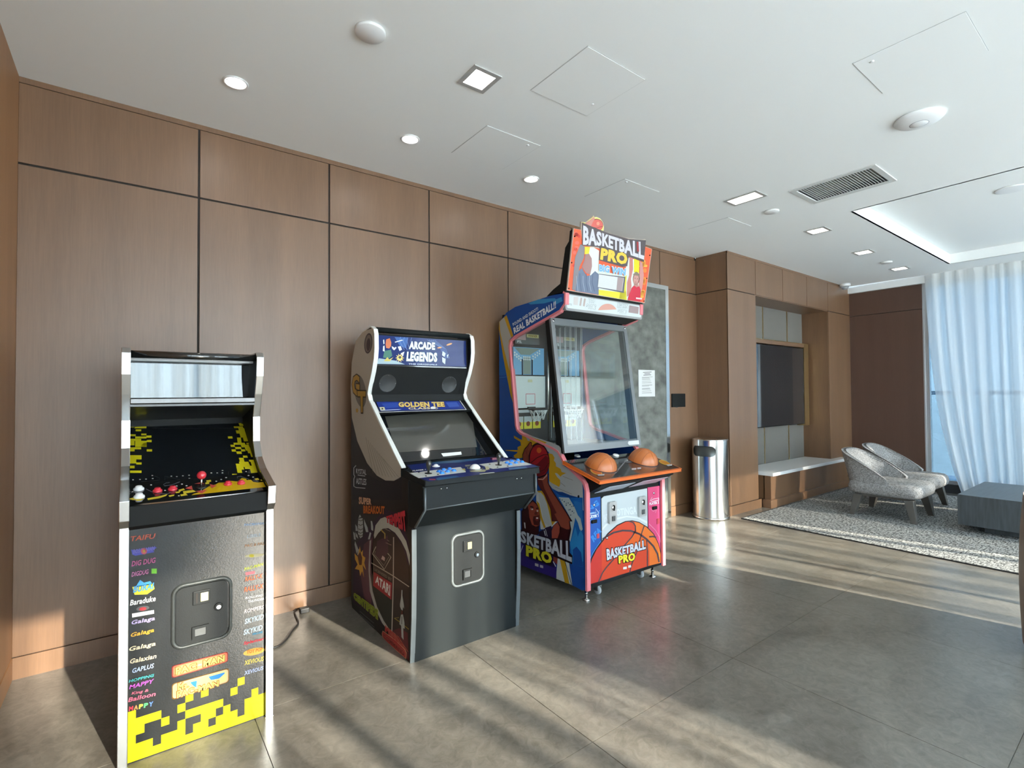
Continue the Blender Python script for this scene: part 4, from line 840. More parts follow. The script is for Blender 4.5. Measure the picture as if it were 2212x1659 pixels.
ta.text('GOLDEN TEE', [(840, 1368), (1590, 1362)], [(850, 1450), (1610, 1445)], '#f4d67e', 5, .05, '#8a4a18', .04).text('CLASSIC', [(1000, 1455), (1490, 1448)], [(1010, 1490), (1495, 1482)], '#f4e0a0', 5, .04).ell(1415, 1462, 42, 22, '#f2efe8', 6)
ta.build('placard', m2, 'blue title placard with gold lettering')
SP0, SP1 = (3.245, 1.500), (3.185, 1.675)
MB().yz([(3.24, 1.50), (3.185, 1.69), (3.20, 1.69), (3.26, 1.50)], XL, XR, M_black).box((XL, 3.245, 1.44), (XR, 3.26, 1.51), M_black).build('speaker_panel', m2)
PSP = PS(3.24, 1.50, 3.185, 1.69); NSP = PSP[1]
for px, py in ((850 - .0, 828), (969.5, 831)):
    c = on((837 if px < 900 else 970, py), PSP)
    g_ = MB().lathe([(.062, 0), (.062, .003), (.058, .004), (.056, .002), (.001, .002)], c, NSP, mat('speaker_mesh', (.024, .026, .026), .5, bump=(900, .6, .001)), 32).build('speaker_grille', m2)
    u_ = NSP.cross(Vector((1, 0, 0))).normalized()
    for q in (Vector((1, 0, 0)), Vector((-1, 0, 0)), u_, -u_): MB().lathe([(.0035, 0), (.002, .003)], c + q * .055 + NSP * .003, NSP, M_chrome, 8).build('screw', g_)
MB().box((XL, 3.178, 1.686), (XR, 3.20, 1.70), M_blk_gloss).build('marquee_rail', m2, bevel=.003)
MB().box((XL, 3.185, 1.70), (XR, 3.20, 1.905), M_black).build('marquee_back', m2)
ma = Art(PY(3.184), (750, 690, .1311)); 
ma.poly([(510, 258), (1955, 355), (1965, 782), (485, 735)], ink('#27356a', .12)).poly([(780, 290), (1000, 300), (970, 480), (860, 430)], '#3d62a0', 2).poly([(520, 640), (800, 680), (950, 740), (488, 733)], '#9fb4bc', 2)
for i in range(9): ma.line([(880 + i * 60, 290 + i * 4), (900 + i * 62 - 40, 360), (940 + i * 45, 500)], 5, '#7f9cd0', 3) if i < 4 else ma.line([(1200 + i * 30, 340), (1420 + i * 25, 420 + i * 8), (1560 + i * 15, 640)], 4, '#7f9cd0', 3)
ma.text('ARCADE', [(1025, 358), (1445, 380)], [(1012, 490), (1445, 505)], '#dfe6ea', 5, .06, '#2f4a68', .05).text('LEGENDS', [(985, 530), (1480, 548)], [(970, 690), (1482, 705)], '#dfe6ea', 5, .06, '#2f4a68', .05)
ma.poly([(640, 330), (700, 310), (725, 380), (720, 440), (690, 480), (640, 470), (630, 410)], '#c8704a', 4).poly([(610, 520), (720, 500), (740, 600), (690, 640), (590, 630)], '#4a7a6a', 4).poly([(600, 690), (660, 620), (690, 660), (760, 620), (700, 690)], '#c8b860', 5)
st_ = []
for k in range(20):
    a = k * math.pi / 10; r_ = 75 if k % 2 == 0 else 38; st_.append((865 + r_ * math.cos(a), 635 + r_ * math.sin(a)))
ma.poly(st_, '#f0cc7a', 4).ell(865, 625, 24, 22, '#4a4a50', 5)
for q in ([(590, 340), (605, 330), (612, 400), (595, 410)], [(590, 440), (612, 430), (615, 530), (585, 520)], [(730, 440), (780, 470), (800, 450), (810, 470), (770, 510), (740, 480)], [(830, 450), (880, 440), (900, 500), (860, 520)], [(880, 560), (940, 530), (915, 610)], [(780, 370), (900, 335), (920, 345), (790, 382)]): ma.poly(q, '#dfe8ea', 5)
for q in ([(1570, 520), (1620, 560), (1600, 620), (1560, 590)], [(1560, 620), (1620, 650), (1610, 740), (1565, 700)], [(1640, 590), (1670, 570), (1650, 640)]): ma.poly(q, '#c8d4dc', 5)
ma.ell(1520, 465, 38, 12, '#d8a070', 4, rot=-10).ell(1680, 410, 50, 14, '#d8a070', 4, rot=-18).text('THE ORIGINALS', [(1010, 722), (1480, 735)], [(1010, 745), (1480, 758)], '#b8c4d4', 5, .04)
ma.build('marquee', m2, 'printed marquee with white lettering')
MB().tube([(XL, 3.168, 1.925), (XR, 3.168, 1.925)], .018, M_m2, 14).box((XL, 3.165, 1.925), (XR, 3.33, 1.938), M_m2).build('top_rail', m2)
coin_door(m2, 1.508, 1.742, .352, .668, 2.615, mat('textured_black_steel'), mat('edge_grey', (.13, .145, .145), .32, .3))
# side print
sa = Art(PX(X2), (740, 690, .2652)); tan = '#b9b1a2'
tanp = [(250, 72), (258, 180), (262, 262), (240, 420), (207, 555), (207, 610), (216, 652), (310, 850), (480, 1207), (486, 1268), (462, 1298), (420, 1314), (350, 1312), (280, 1272), (200, 1170), (120, 990), (76, 800), (66, 560), (75, 350), (108, 175), (170, 95)]
sa.poly(tanp, tan).ell(211, 195, 33, 84, '#463c40', 2, rot=5).ell(211, 195, 26, 70, '#7c7068', 3, rot=5).ell(213, 205, 16, 52, '#3c3236', 4, rot=4)
for i in range(9): sa.line([(190 + i * 18, 960 + i * 22), (250 + i * 26, 1255 + i * 6 - max(0, i - 5) * 6)], 2.2, '#75705f', 2)
sa.z = (750, 690, .1311)
sa.ell(215, 1180, 95, 270, '#77726a', 2, rot=-8).text('G', [(85, 905), (208, 920)], [(85, 1240), (208, 1262)], '#b98f35', 4, .05, '#3a2c14', .05).text('T', [(175, 1180), (312, 1185)], [(205, 1530), (295, 1535)], '#b98f35', 6, .05, '#3a2c14', .05).ell(168, 1500, 20, 34, '#b98f35', 5)
sa.z = (740, 1000, .2652)
sa.poly([(80, 20), (215, 100), (300, 145), (420, 145), (480, 110), (480, 300), (80, 300)], '#131521', 1)
sa.line([(112, 20), (94, 40), (94, 95), (102, 110), (94, 130), (94, 190), (112, 200), (188, 206)], 6, '#c8cbd0', 4).line([(125, 98), (186, 107)], 6, '#c8cbd0', 4)
sa.text('RYSTAL', [(112, 45), (196, 55)], [(112, 85), (196, 98)], '#c8cbd0', 4, .02).text('ASTLES', [(112, 122), (196, 130)], [(112, 170), (196, 182)], '#c8cbd0', 4, .02)
sa.text('SUPER', [(135, 275), (238, 290)], [(135, 335), (238, 342)], '#d8a884', 4, .05, '#6c2c14', .03).text('BREAKOUT', [(172, 345), (345, 352)], [(172, 412), (345, 418)], '#c9672a', 4, .05, '#5c1c10', .03)
sa.z = (755, 1060, .12054)
def glow(cx_, cy_, rx, ry, col, k): sa.ell(cx_, cy_, rx, ry, col, k)
sa.poly([(80, 1000), (200, 860), (430, 560), (640, 330), (860, 400), (1060, 900), (1075, 3000), (900, 2700), (500, 2300), (60, 2000)], '#2c1a33', 1).poly([(260, 960), (420, 830), (420, 1700), (380, 2150), (260, 1900), (200, 1500)], '#5a3340', 2)
sa.poly([(430, 700), (620, 640), (800, 760), (960, 1000), (1070, 1400), (1075, 2900), (880, 2600), (640, 2250), (430, 1900), (390, 1300)], '#2d1f1d', 2).poly([(400, 1500), (760, 1900), (760, 2540), (620, 2380), (430, 2000)], '#17201c', 3).poly([(500, 900), (690, 800), (700, 1100), (560, 1280), (470, 1150)], '#4c2c38', 3)
arc_o = [(440, 800), (470, 620), (560, 500), (640, 470), (740, 520), (900, 690), (1020, 900), (1090, 1150)]; arc_i = [(1085, 1340), (1020, 1080), (930, 900), (820, 750), (700, 670), (600, 680), (520, 760), (455, 860)]
sa.poly(arc_o + arc_i, '#b9b5a6', 4).poly([(365, 900), (395, 880), (372, 1200), (375, 1500), (420, 1800), (500, 2080), (620, 2330), (760, 2540), (740, 2560), (590, 2370), (460, 2100), (370, 1800), (345, 1400)], '#a9a49c', 4)
sa.line([(797, 830), (792, 1600), (765, 2560)], 18, '#b8ac9c', 5).line([(395, 1290), (780, 1520), (1075, 1720)], 16, '#b8ac9c', 5)
sa.text('TEMPEST', [(665, 460), (1000, 350)], [(665, 560), (1030, 740)], '#c62c3a', 6, .06, '#5c101c', .03)
sa.text('LICENSED BY', [(445, 1375), (765, 1570)], [(445, 1420), (765, 1625)], '#7c7468', 6, .02)
sa.poly([(440, 1450), (770, 1655), (760, 1955), (430, 1700)], '#a4242e', 6).text('ATARI', [(480, 1510), (740, 1690)], [(470, 1640), (735, 1890)], '#e8e2dc', 7, .04)
for q in ([(190, 425), (215, 470), (165, 490)], [(165, 500), (240, 490), (250, 640), (240, 820), (200, 850), (160, 780), (155, 600)], [(262, 500), (285, 560), (330, 660), (345, 740), (300, 740), (270, 620)], [(385, 540), (410, 545), (430, 640), (430, 720), (395, 700)], [(370, 740), (395, 760), (370, 870), (335, 870)], [(110, 600), (140, 640), (155, 720), (115, 720)], [(70, 730), (100, 760), (120, 880), (85, 870)], [(110, 740), (150, 800), (160, 860), (120, 820)], [(105, 900), (160, 1040), (130, 1130), (95, 960)], [(150, 1040), (175, 1050), (170, 1160), (145, 1150)]): sa.poly(q, '#b4b8b6', 4)
for y in (520, 600, 680, 740, 790): sa.line([(165, y), (205, y + 22), (245, y)], 12, '#4a3a28', 5)
sa.poly([(95, 1120), (150, 1180), (190, 990), (210, 1110), (245, 1060), (240, 1160), (290, 1200), (270, 1290), (300, 1420), (240, 1330), (265, 1560), (230, 1440), (195, 1530), (180, 1420), (100, 1400), (150, 1320), (105, 1230)], '#d8a03c', 4).poly([(150, 1170), (200, 1090), (235, 1200), (225, 1330), (180, 1330)], '#5a2c1c', 5)
sa.line([(480, 1000), (420, 1130), (630, 1410), (750, 1190), (690, 1120)], 16, '#b4aa98', 5).line([(470, 1080), (455, 1140), (620, 1340), (715, 1180)], 10, '#8c8474', 5).poly([(600, 1160), (645, 1200), (635, 1260), (575, 1220)], '#c8a8a0', 6)
sa.line([(570, 700), (640, 770), (640, 860)], 22, '#a88c3c', 5).line([(650, 685), (740, 725)], 10, '#9c8c80', 5).line([(655, 930), (760, 975)], 10, '#9c7c70', 5).line([(680, 880), (720, 905)], 8, '#9c8c80', 5)
sa.z = (755, 1230, .12664)
sa.text('CENTIPEDE', [(75, 385), (495, 690)], [(80, 500), (490, 860)], '#7e8a22', 6, .07, '#b4bc3a', .03)
for l in ([(180, 710), (270, 790), (420, 915)], [(180, 760), (430, 990)], [(185, 785), (415, 1005)]): sa.line(l, 8, '#74767a', 4)
sa.poly([(895, 350), (912, 350), (912, 450), (940, 620), (940, 670), (920, 640), (915, 700), (890, 680), (870, 630), (868, 600), (890, 460)], '#a9aca6', 6).poly([(885, 770), (920, 765), (945, 900), (950, 1010), (925, 1000), (930, 1200), (895, 1150), (890, 960), (860, 930), (865, 880)], '#a9aca6', 6).poly([(893, 700), (920, 700), (915, 765), (890, 765)], '#5c2420', 6).line([(905, 800), (900, 930)], 9, '#38302c', 7).line([(770, 830), (860, 890), (1020, 1020)], 12, '#9c8430', 5).line([(780, 828), (850, 820)], 9, '#9c8430', 5)
sa.poly([(700, 1060), (850, 1000), (1000, 1080), (1020, 1560), (900, 1400), (640, 1150)], '#5c1820', 5).text('MISSILE', [(620, 950), (850, 1150)], [(615, 1050), (1010, 1400)], '#a8302c', 7, .06, '#c88a6c', .03).poly([(575, 1040), (800, 1200), (960, 1360), (985, 1420), (975, 1530), (930, 1490), (640, 1240), (575, 1170), (560, 1090)], '#c88a6c', 7).poly([(580, 1055), (800, 1215), (950, 1370), (975, 1430), (965, 1510), (930, 1475), (645, 1225), (585, 1160), (570, 1090)], '#a8302c', 8).text('COMMAND', [(590, 1085), (950, 1395)], [(590, 1150), (955, 1480)], '#7c1c1c', 9, .05, '#d08a70', .02)
sa.build('side_print', m2, 'printed side artwork with game titles')
# ================================================================== BASKETBALL MACHINE
TONE = .82
BL, BR = 2.60, 3.50
m3 = thing('basketball_machine', 'tall blue basketball arcade machine with orange shelf and printed sign on top', 'arcade machine', (3.05, 3.1, 0))
pb = PX(BL); pk = ink('#e8868c', .3)
ring = [(2.582, .088), (3.64, .088), (3.64, 2.12), (3.53, 2.205), (3.40, 2.238), (2.80, 2.268), (2.778, 2.255), (2.782, 2.175), (2.84, 2.125), (3.40, 1.985), (3.465, 1.955), (3.487, 1.91), (3.40, 1.23), (3.385, 1.195), (3.345, 1.172), (2.93, 1.078), (2.875, 1.058), (2.845, 1.025), (2.815, .985), (2.62, .873), (2.595, .845), (2.582, .80)]
M_blue = ink('#1d4c96', .35)
for xa in (BL, BR - .03):
    MB().yz(ring, xa, xa + .03, M_blue).build('side_panel', m3, bevel=.002)
    MB().ribbon(ring[5:] + [ring[0]], xa - .0035, xa + .0335, .006, pk, inn=.012).build('edge_molding', m3, 'pink edge molding')
XL3, XR3 = BL + .03, BR - .03
MB().box((XL3, 2.62, .088), (XR3, 3.62, .125), M_black).box((XL3, 3.60, .1), (XR3, 3.63, 2.2), M_black).box((XL3, 2.86, 2.16), (XR3, 3.6, 2.19), M_black).build('cabinet_shell', m3)
MB().box((BL + .035, 2.604, .088), (BR - .035, 2.625, .775), M_black).build('front_frame', m3)
MB().yz([(2.60, .775), (2.575, .80), (2.60, .815), (2.62, .80)], XL3, XR3, M_moldk).build('trim_rail', m3)
# bottom doors with one picture across them
FY = 2.600; PF = PY(FY)
def fx_(px, py): return on((1260 + px * .15067, 1020 + py * .15067), PF)
dl = [[(52, 380), (246, 352), (258, 1560), (68, 1620)], [(262, 380), (300, 345), (915, 232), (930, 1350), (275, 1560)], [(925, 220), (1095, 195), (1110, 215), (1120, 1300), (945, 1345)]]
for i, (q, cc, lb) in enumerate(zip(dl, ('#2c5aa8', '#ccd2d2', '#e0527e'), ('blue printed door', 'grey printed door with the ball', 'pink printed door'))):
    pts = [fx_(*p) for p in q]
    MB().prism([p + Vector((0, .0, 0)) for p in pts], (0, .012, 0), ink(cc)).build('door', m3, lb)
fa3 = Art(PF, (1260, 1020, .15067))
fa3.poly([(275, 800), (330, 735), (450, 660), (620, 625), (780, 640), (915, 705), (915, 740), (780, 665), (620, 645), (450, 690), (340, 760), (275, 830)], '#e4e8e6', 1)
fa3.text('SHOOTING', [(285, 620), (440, 530)], [(300, 720), (455, 650)], '#dde2e2', 1, .03).text('OTINGA', [(470, 530), (760, 485)], [(475, 630), (770, 600)], '#dfe4e4', 1, .03).text('REA', [(105, 930), (225, 770)], [(150, 1010), (262, 850)], '#3f86d0', 1, .06).text('NG', [(60, 530), (190, 390)], [(90, 560), (235, 470)], '#3f86d0', 1, .06)
# ball: circle cut at the panel edges
bx0, by0 = 618, 1360
outl = [(68, 1620), (72, 1380), (110, 1230), (180, 1090), (262, 985), (350, 870), (480, 755), (600, 700), (700, 690), (800, 712), (915, 780), (1010, 880), (1080, 1020), (1118, 1180), (1124, 1300), (945, 1345), (930, 1352), (275, 1560)]
fa3.poly(outl, '#2f2a30', 2)
inn = [(76, 1610), (82, 1400), (122, 1245), (190, 1108), (272, 1000), (358, 886), (486, 770), (602, 714), (700, 703), (796, 724), (908, 792), (1002, 890), (1070, 1026), (1108, 1184), (1114, 1296), (945, 1340), (275, 1550)]
fa3.poly(inn, '#dd4f34', 3)
fa3.poly([(76, 1610), (82, 1400), (122, 1245), (190, 1108), (262, 1010), (262, 1552)], '#cf4038', 4).poly([(735, 710), (796, 724), (908, 792), (1002, 890), (1070, 1026), (1108, 1184), (1114, 1296), (945, 1340), (940, 1000), (860, 900), (760, 850)], '#ee7a34', 4).poly([(740, 860), (850, 905), (930, 1000), (935, 1120), (600, 1050), (720, 880)], '#e8682e', 4)
gr = '#51454a'
fa3.line([(275, 960), (330, 920), (430, 865), (560, 835), (680, 840), (800, 885), (905, 960), (1000, 1060), (1060, 1170), (1085, 1290)], 26, gr, 6).line([(645, 700), (710, 720), (742, 770), (745, 840), (690, 930), (560, 1080), (420, 1260), (330, 1360), (272, 1440), (215, 1570)], 17, gr, 6)
fa3.line([(870, 770), (840, 850), (810, 960), (760, 1150), (690, 1320), (660, 1440)], 15, gr, 6).line([(940, 925), (1000, 920), (1040, 935)], 22, gr, 6).line([(905, 970), (915, 1120), (915, 1355)], 16, gr, 6)
fa3.line([(75, 1290), (130, 1160), (210, 1040), (252, 985)], 7, '#5aa0dc', 5).line([(940, 740), (1030, 830), (1090, 930), (1105, 1010)], 9, '#f094ae', 5).line([(62, 750), (160, 620), (240, 545)], 6, '#5aa0dc', 2)
dark = '#2c2026'
fa3.text('BASKETBALL', [(325, 1100), (600, 1055), (885, 965)], [(335, 1265), (600, 1175), (890, 1100)], '#d4d6de', 8, .045, dark, .07).text('PRO', [(495, 1195), (735, 1145)], [(500, 1310), (735, 1262)], '#f2e03a', 12, .055, dark, .07)
fa3.poly([(568, 1358), (618, 1350), (618, 1386), (565, 1392)], '#e8e2dc', 8).poly([(638, 1335), (678, 1328), (680, 1362), (638, 1370)], '#e8e2dc', 8)
fa3.line([(65, 600), (180, 585), (175, 520), (222, 585), (180, 620), (65, 612)], 7, '#e4ecf4', 3).poly([(72, 585), (165, 565), (165, 578), (72, 598)], '#7ab0e0', 3).text('PLAYER 1', [(65, 625), (215, 600)], [(70, 668), (218, 640)], '#e8eef4', 3, .05)
fa3.line([(1080, 400), (975, 420), (985, 355), (950, 420), (1000, 385), (1080, 370), (1080, 400)], 8, '#f4e4ea', 3).text('PLAYER 2', [(945, 435), (1080, 410)], [(945, 475), (1082, 450)], '#f4e4ea', 3, .05).line([(960, 520), (1000, 560), (1050, 540), (1030, 580)], 6, '#f0a0b8', 3)
fa3.build('front_print', m3, 'printed orange ball and title')
for q, zz in (((385, 575), 0), ((815, 485), 0)):
    c0 = fx_(330 if q[0] < 500 else 760, 430 + (0 if q[0] < 500 else -75)); c1 = fx_(460 if q[0] < 500 else 885, 715 if q[0] < 500 else 615)
    cmn = MB().prism([(u, FY, v_) for u, v_ in rrect(c0.x + .01, c1.z, c1.x - .005, c0.z, .014)], (0, -.022, 0), mat('cast_metal', (.50, .50, .49), .3, .85)).build('coin_mechanism', m3, 'cast metal coin slot unit', bevel=.003)
    xm = (c0.x + c1.x) / 2 + .004
    MB().lathe([(.018, 0), (.018, .004), (.012, .007), (.004, .008)], (xm, FY - .022, c0.z - .045), (0, -1, 0), M_steel, 18).build('coin_entry', cmn)
    MB().box((xm - .003, FY - .034, c0.z - .065), (xm + .003, FY - .022, c0.z - .025), M_black).build('slot', cmn)
    MB().box((xm - .016, FY - .026, c1.z + .02), (xm + .016, FY - .021, c1.z + .055), mat('grey_flap', (.06, .063, .063), .4)).build('return_cup', cmn)
for p in ((152, 470), (337, 945), (1008, 300)): MB().lathe([(.010, 0), (.010, .005), (.004, .007)], fx_(*p), (0, -1, 0), M_chrome, 14).build('lock', m3)
for p, w in (((112, 690), (185, 720)), ((985, 495), (1045, 525))):
    a_, b_ = fx_(*p), fx_(*w); MB().box((a_.x, FY - .012, b_.z), (b_.x, FY, a_.z), M_black).build('ticket_slot', m3, bevel=.002)
for p, w in (((190, 885), (225, 940)), ((1050, 670), (1088, 735))):
    a_, b_ = fx_(*p), fx_(*w); MB().box((a_.x, FY - .005, b_.z), (b_.x, FY, a_.z), ink('#c8505a')).build('latch', m3)
# side picture
s3 = Art(pb, (1090, 920, .11455)); gy = '#a9aaa8'; ye = '#c29420'
s3.poly([(300, 130), (560, 205), (900, 320), (1030, 378), (1060, 420), (1085, 640), (1110, 740), (1420, 960), (1470, 1040), (1490, 1600), (1400, 1500), (1290, 1390), (900, 1180), (840, 1100), (840, 500), (600, 300)], gy, 1)
s3.poly([(175, 180), (290, 250), (330, 265), (330, 160), (300, 130), (420, 180), (740, 290), (800, 310), (740, 350), (760, 420), (700, 500), (640, 620), (600, 700), (350, 700), (340, 600), (270, 610), (190, 600), (170, 560), (230, 520), (245, 490), (20, 465), (20, 455), (250, 455), (245, 400), (310, 370), (300, 300), (180, 230)], ye, 2).poly([(380, 165), (470, 195), (480, 285), (440, 280), (400, 200)], gy, 3)
s3.poly([(830, 515), (905, 530), (945, 600), (930, 650), (970, 700), (970, 760), (1060, 810), (1080, 870), (1165, 890), (1080, 930), (1060, 960), (990, 890), (950, 890), (990, 960), (1050, 1020), (1050, 1100), (1030, 1150), (900, 1080), (845, 1040)], ye, 3)
for l in ([(1100, 950), (1290, 1025)], [(1060, 1070), (1145, 1140)], [(950, 1150), (1270, 1285)]): s3.line(l, 6, '#7a6a4a', 3)
mar = '#2a1016'; sk1 = '#8e4534'; sk2 = '#5c2420'
s3.ell(655, 640, 195, 325, mar, 4, rot=-6).ell(660, 655, 178, 300, '#a8242a', 5, rot=-6)
s3.poly([(480, 760), (620, 720), (780, 560), (830, 600), (820, 820), (760, 900), (650, 960), (560, 900)], '#6e1a20', 6).ell(655, 460, 45, 52, '#d0622e', 7)
s3.line([(500, 700), (620, 600), (740, 545), (830, 540)], 13, mar, 8).line([(640, 880), (760, 820), (840, 700)], 9, mar, 8).line([(545, 400), (640, 385), (740, 400)], 9, '#7a1a1e', 8)
s3.poly([(350, 700), (345, 540), (385, 430), (440, 370), (490, 300), (520, 310), (520, 370), (550, 360), (545, 400), (500, 480), (470, 560), (475, 700)], mar, 9).poly([(362, 700), (358, 545), (395, 440), (450, 380), (492, 315), (510, 330), (508, 380), (538, 375), (530, 405), (485, 480), (460, 560), (463, 700)], sk1, 10)
for l in ([(400, 450), (440, 560), (440, 690)], [(470, 370), (440, 450), (430, 520)], [(495, 420), (460, 500)]): s3.line(l, 6, sk2, 11)
# raised arm and elbow
s3.poly([(620, 970), (830, 890), (830, 1060), (900, 1200), (1200, 1659), (1290, 1800), (900, 1800), (870, 1560), (760, 1300), (640, 1110)], mar, 9).poly([(640, 1000), (820, 930), (818, 1065), (885, 1210), (1180, 1659), (1250, 1790), (1060, 1790), (880, 1420), (740, 1190)], sk1, 10).poly([(625, 1000), (720, 1030), (760, 1180), (880, 1420), (1000, 1659), (1060, 1790), (910, 1790), (880, 1560), (770, 1300), (640, 1105)], sk2, 11).poly([(640, 990), (730, 1000), (820, 890), (815, 940), (740, 1015), (650, 1015)], '#c49084', 12)
s3.z = (1110, 1060, .13866)
s3.poly([(640, 0), (800, 60), (1000, 100), (1075, 110), (1085, 1560), (900, 1470), (800, 1000), (880, 600), (860, 380), (700, 130)], '#1f62ab', 2).poly([(700, 100), (860, 110), (950, 260), (1040, 420), (1075, 600), (1040, 640), (1000, 500), (960, 420), (900, 720), (880, 800), (860, 740), (890, 600), (870, 400)], '#b0bab8', 3)
s3.poly([(640, 10), (760, 20), (880, 70), (1010, 105), (890, 110), (720, 70)], '#1a4388', 4).poly([(930, 150), (1070, 190), (1060, 330), (1080, 480), (1000, 380), (950, 260)], '#2a6cae', 4).poly([(880, 820), (960, 560), (1000, 720), (1040, 600), (1085, 700), (1085, 1100), (920, 1120), (900, 950)], '#2f86c4', 4).poly([(930, 1160), (920, 920), (980, 870), (1050, 960), (1080, 1180)], '#1f4c98', 5).poly([(820, 1130), (1085, 1190), (1085, 1560), (905, 1470)], '#1f4a97', 5)
for i, (x, y) in enumerate([(725, 130), (755, 145), (790, 170), (820, 195), (850, 190), (880, 215), (905, 245), (880, 295), (915, 320), (940, 345), (890, 380), (820, 225), (860, 300), (930, 240)]): s3.ell(x, y, 6 + i % 3 * 2, 9, '#26405c', 5, n=8)
s3.ell(1012, 90, 15, 22, '#1c1c20', 6)
# stripes behind the head
s3.poly([(350, 0), (500, 0), (560, 130), (600, 250), (680, 480), (600, 560), (480, 600), (420, 600), (390, 300), (350, 200)], '#c8c8c4', 3).poly([(360, 0), (500, 0), (570, 150), (610, 300), (655, 470), (600, 540), (500, 250), (440, 80)], ye, 4).poly([(355, 150), (400, 200), (440, 400), (500, 570), (470, 580), (405, 400), (385, 300)], ye, 4).poly([(385, 30), (420, 25), (470, 80), (520, 200), (600, 540), (560, 560), (480, 500), (400, 150)], '#b9bbb8', 5)
# elbow, shoulder
s3.poly([(600, 300), (640, 330), (860, 380), (900, 600), (870, 760), (830, 840), (590, 800), (590, 620), (620, 540), (700, 480)], mar, 8).poly([(860, 400), (880, 580), (840, 680), (740, 560), (640, 360), (720, 330)], sk1, 12).poly([(690, 490), (724, 560), (720, 650), (690, 740), (600, 740), (598, 620), (630, 545)], '#a0493a', 13).poly([(740, 560), (830, 600), (870, 600), (850, 760), (740, 780), (700, 740), (724, 660)], '#3a1516', 13)
# head
s3.poly([(130, 640), (125, 320), (200, 190), (300, 140), (360, 190), (400, 280), (420, 460), (400, 580), (390, 680), (250, 700)], mar, 8).poly([(225, 230), (300, 165), (355, 210), (395, 285), (408, 430), (400, 540), (350, 560), (290, 530), (250, 420)], '#9a4534', 9).poly([(140, 640), (140, 340), (210, 220), (240, 300), (240, 430), (300, 550), (380, 580), (380, 690)], '#3a1618', 9)
s3.poly([(262, 235), (310, 245), (318, 272), (262, 258)], mar, 10).ell(290, 285, 20, 13, '#e8e2dc', 11, rot=25).ell(286, 280, 8, 8, mar, 12).poly([(350, 265), (385, 262), (388, 285), (355, 285)], mar, 10).ell(375, 312, 14, 12, '#e8e2dc', 11, rot=30).ell(372, 308, 6, 6, mar, 12).poly([(325, 360), (350, 310), (372, 340), (385, 368), (345, 378)], '#6a2c24', 11)
s3.poly([(310, 400), (395, 380), (408, 470), (395, 540), (320, 530), (305, 460)], '#4a1c1a', 10).ell(368, 435, 26, 36, '#7c2c28', 11).ell(372, 425, 17, 12, '#efe9e4', 12).poly([(165, 490), (185, 500), (190, 590), (175, 580)], '#d0d0d0', 10)
s3.poly([(390, 640), (480, 600), (500, 575), (590, 545), (600, 620), (590, 760), (400, 700)], '#2a1c34', 9).line([(480, 620), (500, 700)], 12, '#d8d8d8', 10).line([(500, 600), (528, 710)], 8, '#d8d8d8', 10)
s3.poly([(90, 800), (660, 1000), (670, 1370), (90, 1150)], '#33246c', 6).poly([(230, 1060), (300, 900), (640, 1040), (640, 1200), (400, 1120)], '#241a4c', 7).line([(110, 960), (150, 850)], 9, '#d8d8d8', 8)
s3.poly([(690, 1030), (860, 1090), (915, 1470), (660, 1370)], '#c4c6c2', 6).poly([(720, 1060), (800, 1090), (870, 1450), (800, 1430)], ye, 7).line([(800, 1090), (905, 1465)], 9, '#26221c', 8).line([(620, 1100), (660, 1180)], 12, '#d8d8d8', 9)
s3.poly([(625, 1000), (690, 1020), (680, 1150), (620, 1090)], '#8c3c30', 8)
s3.poly([(95, 590), (330, 690), (620, 745), (880, 770), (880, 960), (925, 1010), (920, 1145), (600, 1010), (612, 1130), (580, 1165), (330, 1060), (190, 1010), (190, 830), (95, 800)], '#25161e', 14)
s3.text('BASKETBALL', [(-110, 540), (250, 660), (560, 745), (905, 780)], [(-105, 700), (250, 850), (560, 960), (915, 1115)], '#bfc0c8', 15, .045)
s3.text('PRO', [(200, 838), (605, 970)], [(200, 1015), (605, 1150)], '#d9cc2e', 16, .06).poly([(340, 1125), (395, 1140), (395, 1185), (340, 1165)], '#c4b8b8', 15).poly([(418, 1150), (468, 1165), (468, 1205), (418, 1190)], '#c4b8b8', 15)
s3.z = (1060, 460, .24714)
s3.poly([(75, 950), (140, 893), (200, 1075), (168, 1105), (180, 1500), (196, 1659), (176, 1600), (110, 1260), (72, 1010)], ye, 3).poly([(78, 950), (118, 912), (182, 1090), (160, 1115), (165, 1380), (120, 1200), (85, 1040)], '#b3b0a6', 4)
s3.text('POUND AND SHOOT!', [(190, 965), (412, 822)], [(200, 990), (418, 850)], '#d8dce0', 4, .03).text('REAL BASKETBALL!!', [(198, 1005), (570, 765)], [(208, 1058), (572, 832)], '#e8ecf0', 4, .04)
s3.poly([(330, 790), (420, 755), (560, 745), (580, 760), (470, 790), (350, 800)], '#3a8cc0', 3).poly([(540, 770), (620, 735), (630, 770), (570, 800)], '#3a8cc0', 3)
s3.poly([(75, 1100), (90, 1180), (130, 1340), (150, 1420), (75, 1420)], '#1f5ea8', 2).line([(75, 1440), (160, 1430)], 5, '#3f7cb8', 3)
s3.build('side_print', m3, 'printed side picture of a player shooting a ball')
for y_, z_ in ((3.42, 1.99), (2.62, .60), (2.76, .96), (3.50, 1.60)): pass
